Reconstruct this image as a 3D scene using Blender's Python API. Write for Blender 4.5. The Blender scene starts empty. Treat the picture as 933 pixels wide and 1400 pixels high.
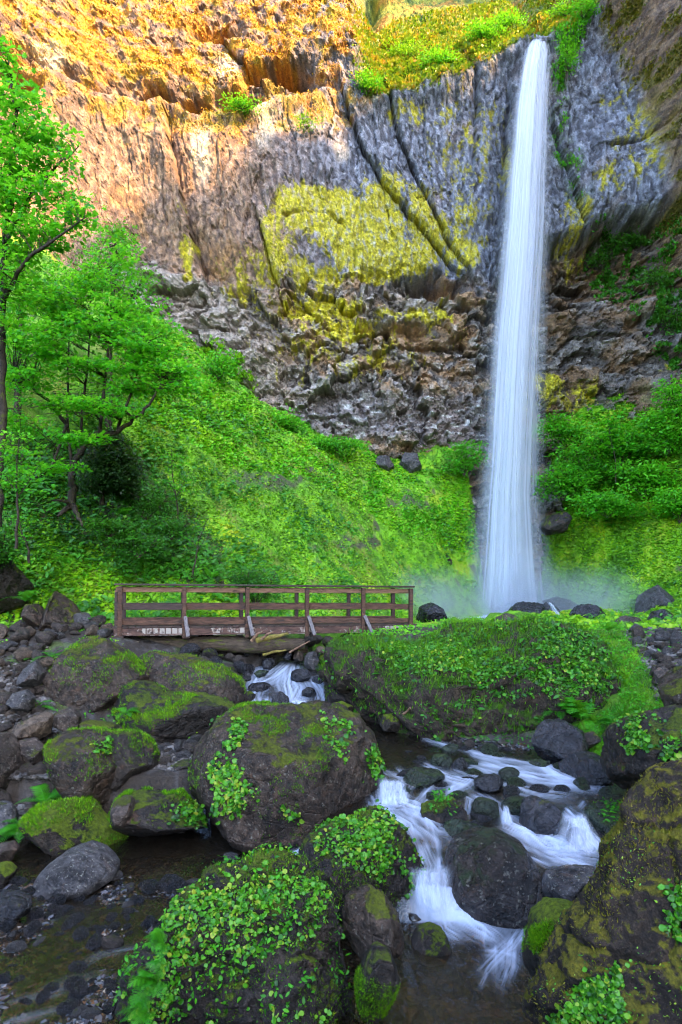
import bpy, bmesh, math, random
import numpy as np
from mathutils import Vector, Matrix
random.seed(7)
RNG = np.random.default_rng(11)
SC = bpy.context.scene
COL = SC.collection
F = 850.0; CX = 466.5; VH = 800.0; CZ = 3.3      # photograph's focal length (px), optical centre, eye height (m)

def w3(u, v, d):
    return np.array([(u - CX) / F * d, d, CZ - (v - VH) / F * d])

# ------------------------------------------------------------------ noise
_rg = np.random.default_rng(3)
_perm = _rg.permutation(256).astype(np.int64)
_perm = np.concatenate([_perm, _perm, _perm])
_grad = _rg.normal(size=(256, 3)); _grad /= np.linalg.norm(_grad, axis=1)[:, None]
_grad = _grad.astype(np.float32)
_rnd = _rg.random((256, 3)).astype(np.float32)

def _hash(ix, iy, iz):
    return _perm[_perm[_perm[ix & 255] + (iy & 255)] + (iz & 255)]

def perlin(p):
    p = np.asarray(p, np.float32)
    i = np.floor(p).astype(np.int64); f = p - i
    w = f * f * f * (f * (f * 6 - 15) + 10)
    out = np.zeros(len(p), np.float32)
    for dx in (0, 1):
        wx = w[:, 0] if dx else 1 - w[:, 0]
        for dy in (0, 1):
            wy = w[:, 1] if dy else 1 - w[:, 1]
            for dz in (0, 1):
                wz = w[:, 2] if dz else 1 - w[:, 2]
                g = _grad[_hash(i[:, 0] + dx, i[:, 1] + dy, i[:, 2] + dz)]
                out += wx * wy * wz * (g[:, 0] * (f[:, 0] - dx) + g[:, 1] * (f[:, 1] - dy) + g[:, 2] * (f[:, 2] - dz))
    return out * 1.6

def fbm(p, o=4, gain=.5, ridged=False):
    p = np.asarray(p, np.float32); a = 1.0; s = np.zeros(len(p), np.float32); t = 0
    for k in range(o):
        n = perlin(p + k * 17.3)
        if ridged: n = 1 - 2 * np.abs(n)
        s += a * n; t += a; a *= gain; p = p * 2.03
    return s / t

def worley(p):
    """F1, F2 and a random value of the nearest cell; p is (N,3), cells 1 m."""
    p = np.asarray(p, np.float32); i = np.floor(p).astype(np.int64); f = p - i
    f1 = np.full(len(p), 9., np.float32); f2 = f1.copy(); rv = np.zeros(len(p), np.float32)
    for dx in (-1, 0, 1):
        for dy in (-1, 0, 1):
            for dz in (-1, 0, 1):
                h = _hash(i[:, 0] + dx, i[:, 1] + dy, i[:, 2] + dz)
                q = _rnd[h] + np.array([dx, dy, dz], np.float32) - f
                dd = np.sqrt((q * q).sum(1))
                m = dd < f1
                f2 = np.where(m, f1, np.minimum(f2, dd)); rv = np.where(m, _rnd[(h * 7 + 3) & 255, 0], rv)
                f1 = np.where(m, dd, f1)
    return f1, f2, rv

def worley2(x, y, seed=0.0):
    """2-D Worley noise"""
    i = np.floor(x).astype(np.int64); j = np.floor(y).astype(np.int64); fx = x - i; fy = y - j
    f1 = np.full(len(x), 9., np.float32); f2 = f1.copy(); rv = np.zeros(len(x), np.float32)
    for dx in (-1, 0, 1):
        for dy in (-1, 0, 1):
            h = _hash(i + dx, j + dy, np.full_like(i, int(seed)))
            dd = np.hypot(_rnd[h, 0] + dx - fx, _rnd[h, 1] + dy - fy)
            m = dd < f1
            f2 = np.where(m, f1, np.minimum(f2, dd)); rv = np.where(m, _rnd[(h * 7 + 3) & 255, 2], rv)
            f1 = np.where(m, dd, f1)
    return f1, f2, rv

def sst(a, b, x):
    t = np.clip((x - a) / (b - a), 0, 1); return t * t * (3 - 2 * t)

def P3(x, y, z):
    return np.stack([x, y, z], 1).astype(np.float32)

# ------------------------------------------------------------------ objects
def make_mesh(name, V, faces, mat=None, smooth=True, attrs=None, cols=None, uv=None):
    """faces: (N,k) array or list of such arrays"""
    me = bpy.data.meshes.new(name)
    V = np.asarray(V, np.float32)
    fl = faces if isinstance(faces, list) else [faces]
    fl = [np.asarray(f, np.int32) for f in fl if len(f)]
    me.vertices.add(len(V)); me.vertices.foreach_set('co', V.ravel())
    nl = sum(f.size for f in fl); npoly = sum(len(f) for f in fl)
    me.loops.add(nl); me.polygons.add(npoly)
    me.loops.foreach_set('vertex_index', np.concatenate([f.ravel() for f in fl]))
    tot = np.concatenate([np.full(len(f), f.shape[1], np.int32) for f in fl])
    st = np.concatenate([[0], np.cumsum(tot)[:-1]]).astype(np.int32)
    me.polygons.foreach_set('loop_start', st); me.polygons.foreach_set('loop_total', tot)
    me.polygons.foreach_set('use_smooth', np.full(npoly, smooth, bool))
    me.update(calc_edges=True)
    for k, a in (attrs or {}).items():
        at = me.attributes.new(k, 'FLOAT', 'POINT'); at.data.foreach_set('value', np.asarray(a, np.float32))
    for k, a in (cols or {}).items():
        at = me.attributes.new(k, 'FLOAT_COLOR', 'POINT')
        c = np.ones((len(V), 4), np.float32); c[:, :3] = a; at.data.foreach_set('color', c.ravel())
    if mat: me.materials.append(mat)
    return me

def tag(o, label=None, cat=None, group=None, kind=None):
    if label: o['label'] = label
    if cat: o['category'] = cat
    if group: o['group'] = group
    if kind: o['kind'] = kind
    return o

def link(name, me, parent=None, loc=None):
    o = bpy.data.objects.new(name, me); COL.objects.link(o)
    if parent is not None: o.parent = parent
    if loc is not None: o.location = loc
    return o

def empty(name, loc, label, cat, group=None):
    o = bpy.data.objects.new(name, None); COL.objects.link(o); o.location = loc; o.empty_display_size = .2
    return tag(o, label, cat, group)

def world_obj(name, V, faces, mat, base=None, **kw):
    """mesh from world coordinates; origin moved to the base of the thing"""
    V = np.asarray(V, np.float64)
    if base is None: base = np.array([V[:, 0].mean(), V[:, 1].mean(), V[:, 2].min()])
    me = make_mesh(name, V - np.asarray(base), faces, mat, **kw)
    return link(name, me, loc=base)

def grid_faces(nr, nc, keep=None):
    a = np.arange(nr * nc).reshape(nr, nc)
    f = np.stack([a[:-1, :-1], a[:-1, 1:], a[1:, 1:], a[1:, :-1]], -1).reshape(-1, 4)
    if keep is not None:
        k = keep.reshape(nr, nc); kk = (k[:-1, :-1] | k[:-1, 1:] | k[1:, 1:] | k[1:, :-1]).ravel(); f = f[kk]
    return f

_ico = {}
def ico(sub):
    if sub not in _ico:
        bm = bmesh.new(); bmesh.ops.create_icosphere(bm, subdivisions=sub, radius=1)
        V = np.array([v.co[:] for v in bm.verts]); Fc = np.array([[v.index for v in f.verts] for f in bm.faces]); bm.free()
        V /= np.linalg.norm(V, axis=1)[:, None]
        _ico[sub] = (V, Fc)
    return _ico[sub]

def vnormals(V, Fc):
    n = np.zeros_like(V); a, b, c = V[Fc[:, 0]], V[Fc[:, 1]], V[Fc[:, 2]]
    fn = np.cross(b - a, c - a)
    for k in range(3): np.add.at(n, Fc[:, k], fn)
    return n / (np.linalg.norm(n, axis=1)[:, None] + 1e-12)

class Geo:
    """collects tubes and boxes into one mesh"""
    def __init__(s): s.V = []; s.Q = []; s.n = 0
    def add(s, V, Q): s.V.append(np.asarray(V, float)); s.Q.append(np.asarray(Q) + s.n); s.n += len(V)
    def tube(s, pts, rad, k=7):
        pts = np.asarray(pts, float); m = len(pts)
        rad = np.broadcast_to(np.asarray(rad, float), (m,))
        t = np.gradient(pts, axis=0); t /= np.linalg.norm(t, axis=1)[:, None] + 1e-9
        ref = np.array([0, 0, 1.]) if abs(t[0, 2]) < .9 else np.array([1., 0, 0])
        a = np.cross(t, ref); a /= np.linalg.norm(a, axis=1)[:, None] + 1e-9; b = np.cross(t, a)
        th = np.arange(k) / k * 2 * np.pi
        V = pts[:, None] + rad[:, None, None] * (np.cos(th)[None, :, None] * a[:, None] + np.sin(th)[None, :, None] * b[:, None])
        V = V.reshape(-1, 3); i = np.arange(m - 1)[:, None] * k + np.arange(k)[None]; j = np.arange(m - 1)[:, None] * k + (np.arange(k) + 1)[None] % k
        s.add(V, np.stack([i, j, j + k, i + k], -1).reshape(-1, 4))
        c0 = np.arange(k)
        if k == 7:
            for off in (0, (m - 1) * k):
                s.Q.append(np.array([[0, 1, 2, 3], [0, 3, 4, 5], [0, 5, 6, 0]])[:2] + off + s.n - len(V))
    def box(s, c, size, M=None, j=0.0):
        h = np.array(size) / 2
        V = np.array([[x, y, z] for x in (-1, 1) for y in (-1, 1) for z in (-1, 1)], float) * h
        if j: V += RNG.normal(size=V.shape) * j
        if M is not None: V = V @ np.array(M).T
        s.add(V + np.array(c), [[0, 1, 3, 2], [4, 6, 7, 5], [0, 4, 5, 1], [2, 3, 7, 6], [0, 2, 6, 4], [1, 5, 7, 3]])
    def arrays(s): return np.concatenate(s.V), np.concatenate(s.Q)

# ------------------------------------------------------------------ materials
class NT:
    def __init__(s, name):
        s.m = bpy.data.materials.new(name); s.m.use_nodes = True; s.t = s.m.node_tree; s.t.nodes.clear()
        s.out = s.n('ShaderNodeOutputMaterial')
    def n(s, typ, ins=None, **props):
        nd = s.t.nodes.new(typ)
        for k, v in props.items(): setattr(nd, k, v)
        for k, v in (ins or {}).items():
            sock = nd.inputs[k]
            if isinstance(v, bpy.types.NodeSocket): s.t.links.new(v, sock)
            else: sock.default_value = v
        return nd
    def noise(s, vec, scale, detail=4, rough=.55, dist=0.):
        return s.n('ShaderNodeTexNoise', {'Vector': vec, 'Scale': scale, 'Detail': detail, 'Roughness': rough, 'Distortion': dist}).outputs['Fac']
    def ramp(s, fac, stops):
        r = s.n('ShaderNodeValToRGB', {'Fac': fac}); e = r.color_ramp.elements
        while len(e) < len(stops): e.new(.5)
        for el, (p, c) in zip(e, stops): el.position = p; el.color = (*c, 1) if len(c) == 3 else c
        return r.outputs['Color']
    def math(s, op, a, b=None, c=None, clamp=False):
        nd = s.n('ShaderNodeMath', operation=op, use_clamp=clamp)
        for i, v in enumerate((a, b, c)):
            if v is None: continue
            if isinstance(v, bpy.types.NodeSocket): s.t.links.new(v, nd.inputs[i])
            else: nd.inputs[i].default_value = v
        return nd.outputs[0]
    def mapr(s, v, a, b, c=0., d=1., smooth=True):
        return s.n('ShaderNodeMapRange', {'Value': v, 'From Min': a, 'From Max': b, 'To Min': c, 'To Max': d},
                   interpolation_type='SMOOTHSTEP' if smooth else 'LINEAR').outputs[0]
    def mix(s, f, a, b):
        nd = s.n('ShaderNodeMix', data_type='RGBA')
        for sock, v in ((nd.inputs[0], f), (nd.inputs[6], a), (nd.inputs[7], b)):
            if isinstance(v, bpy.types.NodeSocket): s.t.links.new(v, sock)
            else: sock.default_value = (*v, 1) if isinstance(v, tuple) and len(v) == 3 else v
        return nd.outputs[2]
    def bump(s, h, strength, dist=.05, nrm=None):
        ins = {'Height': h, 'Strength': strength, 'Distance': dist}
        if nrm is not None: ins['Normal'] = nrm
        return s.n('ShaderNodeBump', ins).outputs[0]
    def attr(s, name): return s.n('ShaderNodeAttribute', attribute_name=name)
    def obj(s): return s.n('ShaderNodeTexCoord').outputs['Object']
    def bsdf(s, col, rough=.8, spec=.3, nrm=None, **kw):
        ins = {'Base Color': col if isinstance(col, bpy.types.NodeSocket) else (*col, 1), 'Roughness': rough, 'Specular IOR Level': spec}
        if nrm is not None: ins['Normal'] = nrm
        ins.update(kw)
        return s.n('ShaderNodeBsdfPrincipled', ins).outputs[0]
    def done(s, sh, vol=None):
        s.t.links.new(sh, s.out.inputs['Surface']); return s.m

def rock_mat(name, dark, light, moss=.5, mossc=((.035, .045, .004), (.13, .15, .012)), rough=.55, wet=0., lich=0., scale=1., red=(.10, .05, .03)):
    """weathered basalt with moss on the faces that look up"""
    t = NT(name)
    oi = t.n('ShaderNodeObjectInfo')
    off = t.n('ShaderNodeVectorMath', {0: t.obj(), 1: t.n('ShaderNodeVectorMath', {0: oi.outputs['Location'], 1: (1.7, 1.3, 2.1)}, operation='MULTIPLY').outputs[0]}, operation='ADD').outputs[0]
    n1 = t.noise(off, 1.6 * scale, 6, .62, .6); n2 = t.noise(off, 9 * scale, 5, .65); n3 = t.noise(off, 42 * scale, 6, .8)
    base = t.ramp(t.math('ADD', t.math('MULTIPLY', n1, .6), t.math('MULTIPLY', n2, .4)), [(.36, dark), (.52, tuple(.55 * a + .45 * b for a, b in zip(dark, light))), (.66, light)])
    base = t.mix(t.mapr(t.noise(off, 3.1 * scale, 4, .6, 1.), .58, .72, 0, .6), base, red)
    base = t.n('ShaderNodeMix', {0: 1.0, 6: t.mix(t.math('MULTIPLY', t.mapr(n3, .56, .68), .55), base, tuple(min(1, 1.8 * c + .01) for c in light)), 7: t.ramp(t.math('ADD', t.math('MULTIPLY', n3, .55), t.math('MULTIPLY', n2, .45)), [(.38, (.30, .30, .30)), (.52, (.95, .95, .95)), (.66, (1.6, 1.6, 1.6))])}, data_type='RGBA', blend_type='MULTIPLY').outputs[2]
    if lich: base = t.mix(t.math('MULTIPLY', t.mapr(t.noise(off, 22 * scale, 3, .7), .6, .66), lich), base, (.42, .40, .33))
    nz = t.n('ShaderNodeSeparateXYZ', {0: t.n('ShaderNodeNewGeometry').outputs['Normal']}).outputs[2]
    mm = t.math('ADD', t.math('MULTIPLY', nz, .33), t.math('ADD', t.math('MULTIPLY', t.noise(off, 2.3 * scale, 6, .68, .5), 1.25), t.math('MULTIPLY', n2, .35)))
    mf = t.mapr(mm, 1.25 - moss * .36, 1.38 - moss * .36)
    mcol = t.ramp(t.math('ADD', t.math('MULTIPLY', t.noise(off, 30 * scale, 4, .7), .6), t.math('MULTIPLY', n1, .4)), [(.38, mossc[0]), (.62, mossc[1])])
    col = t.mix(mf, base, mcol)
    vor = t.n('ShaderNodeTexVoronoi', {'Vector': off, 'Scale': 4.5 * scale}, feature='DISTANCE_TO_EDGE').outputs['Distance']
    h = t.math('ADD', t.math('MULTIPLY', n2, .6), t.math('MULTIPLY', n3, .22))
    h = t.math('ADD', h, t.math('MULTIPLY', t.mapr(vor, 0, .06), .10))
    h = t.math('ADD', h, t.math('MULTIPLY', mf, t.math('MULTIPLY', t.noise(off, 90 * scale, 3, .8), .7)))
    nb = t.bump(h, 1., .09 / scale)
    rg = t.math('ADD', t.math('MULTIPLY', mf, .9 - rough if rough < .9 else 0.), t.math('ADD', rough, t.math('MULTIPLY', t.math('SUBTRACT', n2, .5), .5)), clamp=True)
    return t.done(t.bsdf(col, rg, .45 if wet else .3, nb))

def leaf_mat(name, cols, trans=.35, rough=.45):
    """cols: dark, mid, light picked by the 'var' attribute"""
    t = NT(name); v = t.attr('var').outputs['Fac']
    n = len(cols); c = t.ramp(v, [(i / (n - 1), col) for i, col in enumerate(cols)])
    d = t.bsdf(c, rough, .35)
    tr = t.n('ShaderNodeBsdfTranslucent', {'Color': t.mix(.5, c, (.28, .62, .02))}).outputs[0]
    return t.done(t.n('ShaderNodeMixShader', {0: trans, 1: d, 2: tr}).outputs[0])

def plain_mat(name, c1, c2, scale=8, rough=.8, bump=.3, stretch=(1, 1, 1), spec=.3, dist=.02, c3=None):
    t = NT(name); o = t.n('ShaderNodeMapping', {'Vector': t.obj(), 'Scale': stretch}).outputs[0]
    n = t.noise(o, scale, 6, .65, .3); n2 = t.noise(o, scale * 4.7, 4, .7)
    c = t.ramp(t.math('ADD', t.math('MULTIPLY', n, .65), t.math('MULTIPLY', n2, .35)), [(.36, c1), (.64, c2)])
    if c3: c = t.mix(t.mapr(t.noise(o, scale * .6, 5, .7), .55, .62), c, c3)
    return t.done(t.bsdf(c, rough, spec, t.bump(t.math('ADD', n, t.math('MULTIPLY', n2, .5)), bump, dist)))

# ------------------------------------------------------------------ leaves
def shape_disc(k=6, notch=.0):
    a = np.arange(k) / k * 2 * np.pi + np.pi / 2
    r = np.ones(k); r[0] -= notch
    return np.stack([np.cos(a) * r * .5, np.sin(a) * r * .5 + .5, -.10 * np.cos(2 * a)], 1)
SH_DISC = shape_disc(7, .25)
SH_OVAL = np.array([[0, 0, 0], [.22, .3, .03], [.2, .68, .02], [0, 1, -.06], [-.2, .68, .02], [-.22, .3, .03]])
SH_MAPLE = np.array([[0, 0, 0], [.30, .12, 0], [.26, .38, .02], [.52, .62, -.05], [.2, .66, .03], [0, 1.0, -.06], [-.2, .66, .03], [-.52, .62, -.05], [-.26, .38, .02], [-.30, .12, 0]])
SH_TRI = np.array([[-.5, 0, 0], [.5, 0, 0], [.05, 1, .1]])
SH_QUAD = np.array([[0, 0, 0], [.4, .5, .08], [0, 1, 0], [-.4, .5, -.05]])

def basis(n, rng):
    n = n / (np.linalg.norm(n, axis=1)[:, None] + 1e-9)
    r = rng.normal(size=n.shape); a = np.cross(n, r); a /= np.linalg.norm(a, axis=1)[:, None] + 1e-9
    return a, np.cross(n, a), n

def leaves(P, N, size, shape, rng=RNG, var=None, up=None, jit=.5):
    """one polygon per leaf. N: leaf normal; up: direction the leaf points to (else random in its plane)"""
    P = np.asarray(P, float); m = len(P); N = N + rng.normal(size=(m, 3)) * jit
    if up is not None:
        b = up / (np.linalg.norm(up, axis=1)[:, None] + 1e-9); a = np.cross(b, N); a /= np.linalg.norm(a, axis=1)[:, None] + 1e-9; n = np.cross(a, b)
    else: a, b, n = basis(N, rng)
    size = np.broadcast_to(size, (m,))
    k = len(shape); S = shape[None] * size[:, None, None]
    V = P[:, None] + S[..., 0:1] * a[:, None] + S[..., 1:2] * b[:, None] + S[..., 2:3] * n[:, None]
    Fc = np.arange(m * k).reshape(m, k)
    if var is None: var = rng.random(m)
    return V.reshape(-1, 3), Fc, np.repeat(np.clip(var, 0, 1), k)

def merge(parts):
    V = []; Fs = {}; A = []; n = 0
    for v, f, a in parts:
        V.append(v); Fs.setdefault(f.shape[1], []).append(f + n); A.append(a); n += len(v)
    return np.concatenate(V), [np.concatenate(x) for x in Fs.values()], np.concatenate(A)
# ------------------------------------------------------------------ camera, sky, sun
cd = bpy.data.cameras.new('camera'); cam = bpy.data.objects.new('camera', cd); COL.objects.link(cam)
cam.location = (0, 0, CZ); cam.rotation_euler = (math.radians(90), 0, 0)
cd.sensor_fit = 'VERTICAL'; cd.sensor_height = 36; cd.lens = 36 * F / 1400; cd.shift_y = 100 / 1400; cd.clip_start = .05; cd.clip_end = 2000
SC.camera = cam
SUN = Vector((.60, -.56, .57)).normalized()                 # towards the sun
RIM = [(-75, 78), (-40, 80), (-12, 76.5), (0, 73.5), (8, 69), (20, 62), (30, 59), (38, 57), (41, 58)]
wd = bpy.data.worlds.new('World'); SC.world = wd; wd.use_nodes = True; wt = wd.node_tree
sky = wt.nodes.new('ShaderNodeTexSky'); sky.sky_type = 'NISHITA'; sky.sun_disc = False
sky.sun_elevation = math.asin(SUN.z); sky.sun_rotation = math.atan2(SUN.x, SUN.y); sky.air_density = 1.0; sky.dust_density = 1.5
bg = wt.nodes['Background']; wt.links.new(sky.outputs[0], bg.inputs[0]); bg.inputs[1].default_value = .15
sl = bpy.data.lights.new('sun', 'SUN'); sl.energy = 2.6; sl.angle = math.radians(1.2); sl.color = (1, .60, .24)
so = bpy.data.objects.new('sun', sl); COL.objects.link(so); so.rotation_euler = (-SUN).to_track_quat('-Z', 'Y').to_euler(); so.location = (20, -20, 60)
SC.view_settings.view_transform = 'Standard'; SC.view_settings.look = 'None'; SC.view_settings.gamma = 1; SC.view_settings.use_curve_mapping = False
SC.view_settings.exposure = 3.45
SC.render.engine = 'CYCLES'; cy = SC.cycles
cy.use_denoising = True; cy.use_adaptive_sampling = True; cy.adaptive_threshold = .01
cy.pixel_filter_type = 'BLACKMAN_HARRIS'; cy.filter_width = 1.05; cy.denoising_prefilter = 'FAST'
cy.max_bounces = 6; cy.diffuse_bounces = 3; cy.glossy_bounces = 2; cy.transmission_bounces = 4; cy.transparent_max_bounces = 24; cy.volume_bounces = 1
cy.caustics_reflective = False; cy.caustics_refractive = False; cy.sample_clamp_indirect = 6
# ------------------------------------------------------------------ water level and ground height
def Wz(x, y):
    x = np.asarray(x, float); y = np.asarray(y, float)
    prof = np.interp(y, [5.75, 6.0, 6.25, 6.5, 7.0, 7.4, 7.9, 8.3, 9.0, 10.5, 11.6, 12.3, 12.9, 13.6, 14.2, 15, 16, 40],
                     [0., .05, .26, .30, .32, .42, .46, .53, .57, .62, .68, .78, .95, 1.04, 1.15, 1.28, 1.36, 1.45])
    xb = .35 - (y - 6.2) * .5
    m = sst(-.25, .25, x - xb) ; m = np.where(y > 8.7, 1, m)
    return prof * m

def unproj_w(u, v):
    d = 8.0
    for _ in range(40):
        x = (u - CX) / F * d; z = float(Wz(x, d)); d2 = (CZ - z) * F / (v - VH); d = .6 * d + .4 * d2
    return (u - CX) / F * d, d

_sp = [(395, 903), (352, 915), (335, 950), (328, 975), (330, 1040), (300, 1100), (265, 1150), (170, 1152), (60, 1150), (0, 1142), (-300, 1130)]
_sp2 = [(835, 1230), (862, 1180), (868, 1110), (840, 1070), (780, 1045), (720, 1030), (650, 1026), (570, 1004), (515, 985), (470, 972), (452, 950), (445, 925), (443, 903)]
STREAM = [unproj_w(*p) for p in _sp] + [(-6, 5), (-5, 2.0), (1.6, 2.0), (1.55, 4.0), (1.8, 5.0)] + [unproj_w(*p) for p in _sp2]
STREAM += [(0.6, 18), (5, 27), (10, 34), (13.2, 38), (13.2, 44), (10.3, 44), (9.8, 37), (3.5, 27), (-.9, 18)]
STREAM = np.array(STREAM)

def sdist(x, y, poly=STREAM):
    """signed distance, negative inside"""
    best = np.full(x.shape, 1e9); ins = np.zeros(x.shape, bool)
    for (ax, ay), (bx, by) in zip(poly, np.roll(poly, -1, 0)):
        ex, ey = bx - ax, by - ay; t = np.clip(((x - ax) * ex + (y - ay) * ey) / (ex * ex + ey * ey + 1e-12), 0, 1)
        best = np.minimum(best, np.hypot(x - ax - t * ex, y - ay - t * ey))
        c = ((ay > y) != (by > y)) & (x < (bx - ax) * (y - ay) / (by - ay + 1e-12) + ax); ins ^= c
    return np.where(ins, -best, best)

_cp = [(0, 1150, 8), (-200, 1150, 8), (100, 1120, 8.6), (0, 1080, 8.8), (-150, 1050, 8.5), (100, 1000, 10.2), (0, 960, 10.8), (200, 985, 11), (300, 1010, 10.6),
 (0, 880, 12.5), (150, 868, 14), (60, 862, 14.2), (300, 905, 14.3), (-200, 850, 14), (250, 1070, 9.5), (100, 852, 16), (-100, 820, 16), (250, 845, 17), (350, 880, 16.5), (300, 850, 18),
 (0, 770, 17), (100, 790, 18), (200, 800, 19), (0, 650, 20), (100, 690, 20), (200, 700, 22), (300, 760, 22), (300, 790, 19.5), (0, 500, 24), (200, 560, 27), (180, 640, 24),
 (300, 640, 29), (400, 700, 29), (400, 770, 26), (500, 760, 32), (420, 812, 24), (350, 830, 21), (550, 800, 34), (500, 830, 26), (450, 850, 19), (470, 850, 22),
 (200, 430, 36), (330, 530, 38.5), (430, 595, 40), (560, 640, 41), (640, 645, 42), (600, 720, 38.5), (600, 780, 37), (600, 830, 35), (500, 690, 36), (350, 570, 35),
 (700, 842, 43), (700, 845, 34), (560, 838, 30), (650, 842, 38), (765, 790, 41), (790, 700, 41), (760, 640, 42.5), (850, 625, 40.5), (933, 605, 38.5), (933, 700, 36.5), (850, 720, 38.7), (850, 800, 36.5),
 (933, 800, 33.5), (850, 838, 32), (933, 842, 27), (1050, 780, 25), (1100, 600, 33), (780, 845, 30), (640, 850, 26), (640, 855, 20),
 (520, 868, 14.2), (560, 862, 15.5), (700, 858, 15), (850, 862, 17), (933, 850, 18), (900, 870, 14), (933, 900, 11.5), (880, 960, 10.5), (850, 1012, 9.9), (933, 1000, 9), (1050, 1000, 8),
 (870, 1085, 8.2), (950, 1150, 6.5), (1100, 1150, 5.5), (1100, 1300, 4), (850, 1300, 3.6), (760, 1500, 3), (560, 990, 11.2), (700, 1000, 10.9), (480, 940, 13)]
_cw = [w3(*c) for c in _cp] + [np.array(p, float) for p in
 [(0, -5, 1.7), (-10, 0, 1.9), (10, 0, 2.4), (-6.5, 4, .5), (-8, 6, .9), (0, 1, 1.3), (-45, 20, 24), (-45, 40, 38), (-30, 0, 13), (-28, 30, 25), (-15, 10, 5), (-20, 18, 12), (-14, 26, 14), (25, 32, 13), (26, 10, 10), (20, 5, 6), (20, 20, 5),
  (0, -15, 2), (-25, -15, 12), (20, -15, 8), (28, 44, 20), (-30, 44, 32), (0, 48, 16), (14, 48, 12), (-15, 46, 22)]]
_cw = np.array(_cw); _n = len(_cw)
def _tk(r2): return .5 * r2 * np.log(r2 + 1e-9)
_A = np.zeros((_n + 3, _n + 3)); _d2 = ((_cw[:, None, :2] - _cw[None, :, :2]) ** 2).sum(-1)
_A[:_n, :_n] = _tk(_d2) + np.eye(_n) * .6; _A[:_n, _n] = 1; _A[:_n, _n + 1:] = _cw[:, :2]; _A[_n:, :_n] = _A[:_n, _n:].T
_wt = np.linalg.solve(_A, np.concatenate([_cw[:, 2], np.zeros(3)]))

def bank(x, y):
    x = np.clip(x, -46, 29); y = np.clip(y, -15, 48); out = np.empty(x.shape)
    for i in range(0, len(x), 40000):
        xs, ys = x[i:i + 40000], y[i:i + 40000]
        out[i:i + 40000] = _tk((xs[:, None] - _cw[None, :, 0]) ** 2 + (ys[:, None] - _cw[None, :, 1]) ** 2) @ _wt[:_n] + _wt[_n] + xs * _wt[_n + 1] + ys * _wt[_n + 2]
    return out

def H(x, y, detail=True):
    x = np.atleast_1d(np.asarray(x, float)); y = np.atleast_1d(np.asarray(y, float))
    b = bank(x, y); sd = sdist(x, y); w = Wz(x, y)
    if detail:
        far = sst(15, 26, y)
        b = b + fbm(P3(x * .35, y * .35, 0 * x), 4) * (.18 + 1.0 * far) + fbm(P3(x * 1.1, y * 1.1, 0 * x + 4), 3) * (.09 + .16 * far) + fbm(P3(x * 8, y * 8, 0 * x + 9), 3) * .035 * (1 - far)
    b = np.maximum(b, w + .05)
    bed = w - .16 + (fbm(P3(x * 1.7, y * 1.7, 0 * x + 7), 4) * .16 if detail else 0)
    # the gravel flat at the left stands a little higher than the deep run on the right
    flat = sst(-.2, -1.0, x) * sst(7.4, 6.9, y); bed = bed + flat * .118
    pool = sst(.2, .7, x) * sst(6.1, 5.6, y); bed = bed - pool * .22
    k = np.clip((sd + .12) / (.57 + 1.2 * sst(20, 30, y)), 0, 1); k = k * k * (3 - 2 * k)
    return bed * (1 - k) + b * k

# fan-shaped sheet: fine near the camera, coarse far off, reaching the horizon
def fan(srow, yrow):
    yy, ss = np.meshgrid(yrow, srow, indexing='ij')
    xx = ss * np.maximum(yy + 3.0, 4.0)
    return xx, yy

sr = np.concatenate([[-60, -12, -5, -3, -2.2, -1.7], np.linspace(-1.35, -.56, 90)[:-1], np.linspace(-.56, .56, 640), np.linspace(.56, 1.1, 60)[1:], [1.5, 2.2, 4, 12, 60]])
yr = np.concatenate([[-300, -100, -40, -15, -6, -2, 0, 1, 1.6], np.geomspace(2.2, 30, 480), np.linspace(30.06, 46, 230), [48, 55, 80, 150, 400]])
xx, yy = fan(sr, yr); gx, gy = xx.ravel(), yy.ravel()
gz = H(gx, gy)
g_n = (len(yr), len(sr))
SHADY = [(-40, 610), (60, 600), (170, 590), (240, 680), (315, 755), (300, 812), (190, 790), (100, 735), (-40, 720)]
# ground colours: wet gravel in the stream, earth and rubble on the banks, moss and low plants on the slopes
sd = sdist(gx, gy); gu = CX + F * gx / np.maximum(gy, .5); gv = VH - F * (gz - CZ) / np.maximum(gy, .5)
nA = fbm(P3(gx * .5, gy * .5, gz * .5), 5); nB = fbm(P3(gx * 1.2, gy * 1.2, gz * 1.2), 3); _fr = np.interp(gy, [8, 14, 30], [9, 5, 2.2]); nC = fbm(P3(gx * _fr, gy * _fr, gz * _fr), 2)
green = np.maximum(sst(15.5, 18.5, gy + 2.5 * nB), sst(3.0, 4.0, gx + .5 * nB) * sst(7, 8.5, gy))
green = np.maximum(green, .75 * sst(.05, .35, nB + .5 * nA) * sst(9.5, 12, gy))
talus = sst(.0, .28, nB * .8 + nA) * .8
green = green * (1 - .55 * talus * (gx < 2))
trail = np.exp(-((gy - np.interp(gx, [-12, -5, 2, 6, 12], [14.8, 14.3, 16.6, 16.4, 18])) / 1.0) ** 2) * (1 - .3 * nB)
green = green * (1 - np.clip(trail, 0, 1) * .85)
shadeg = sst(12, -12, sdist(gu + 25 * nB, gv, np.array(SHADY, float))) * (gy > 15)  # dark earth and green painted in for the shade under the left trees
bare = sst(.30, .45, fbm(P3(gx * .28 + 5, gy * .12, gz * .3), 4) + .35 * nB) * (gy > 22)
c_wet = np.array([.045, .035, .026]); c_earth = np.array([.03, .021, .015]); c_stone = np.array([.065, .055, .052])
c_mossd = np.array([.06, .17, .006]); c_mossl = np.array([.15, .37, .010]); c_mossy = np.array([.28, .38, .014])
mx = lambda a, b, k: a * (1 - k[:, None]) + b * k[:, None]
o = np.ones_like(gx)[:, None]
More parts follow.
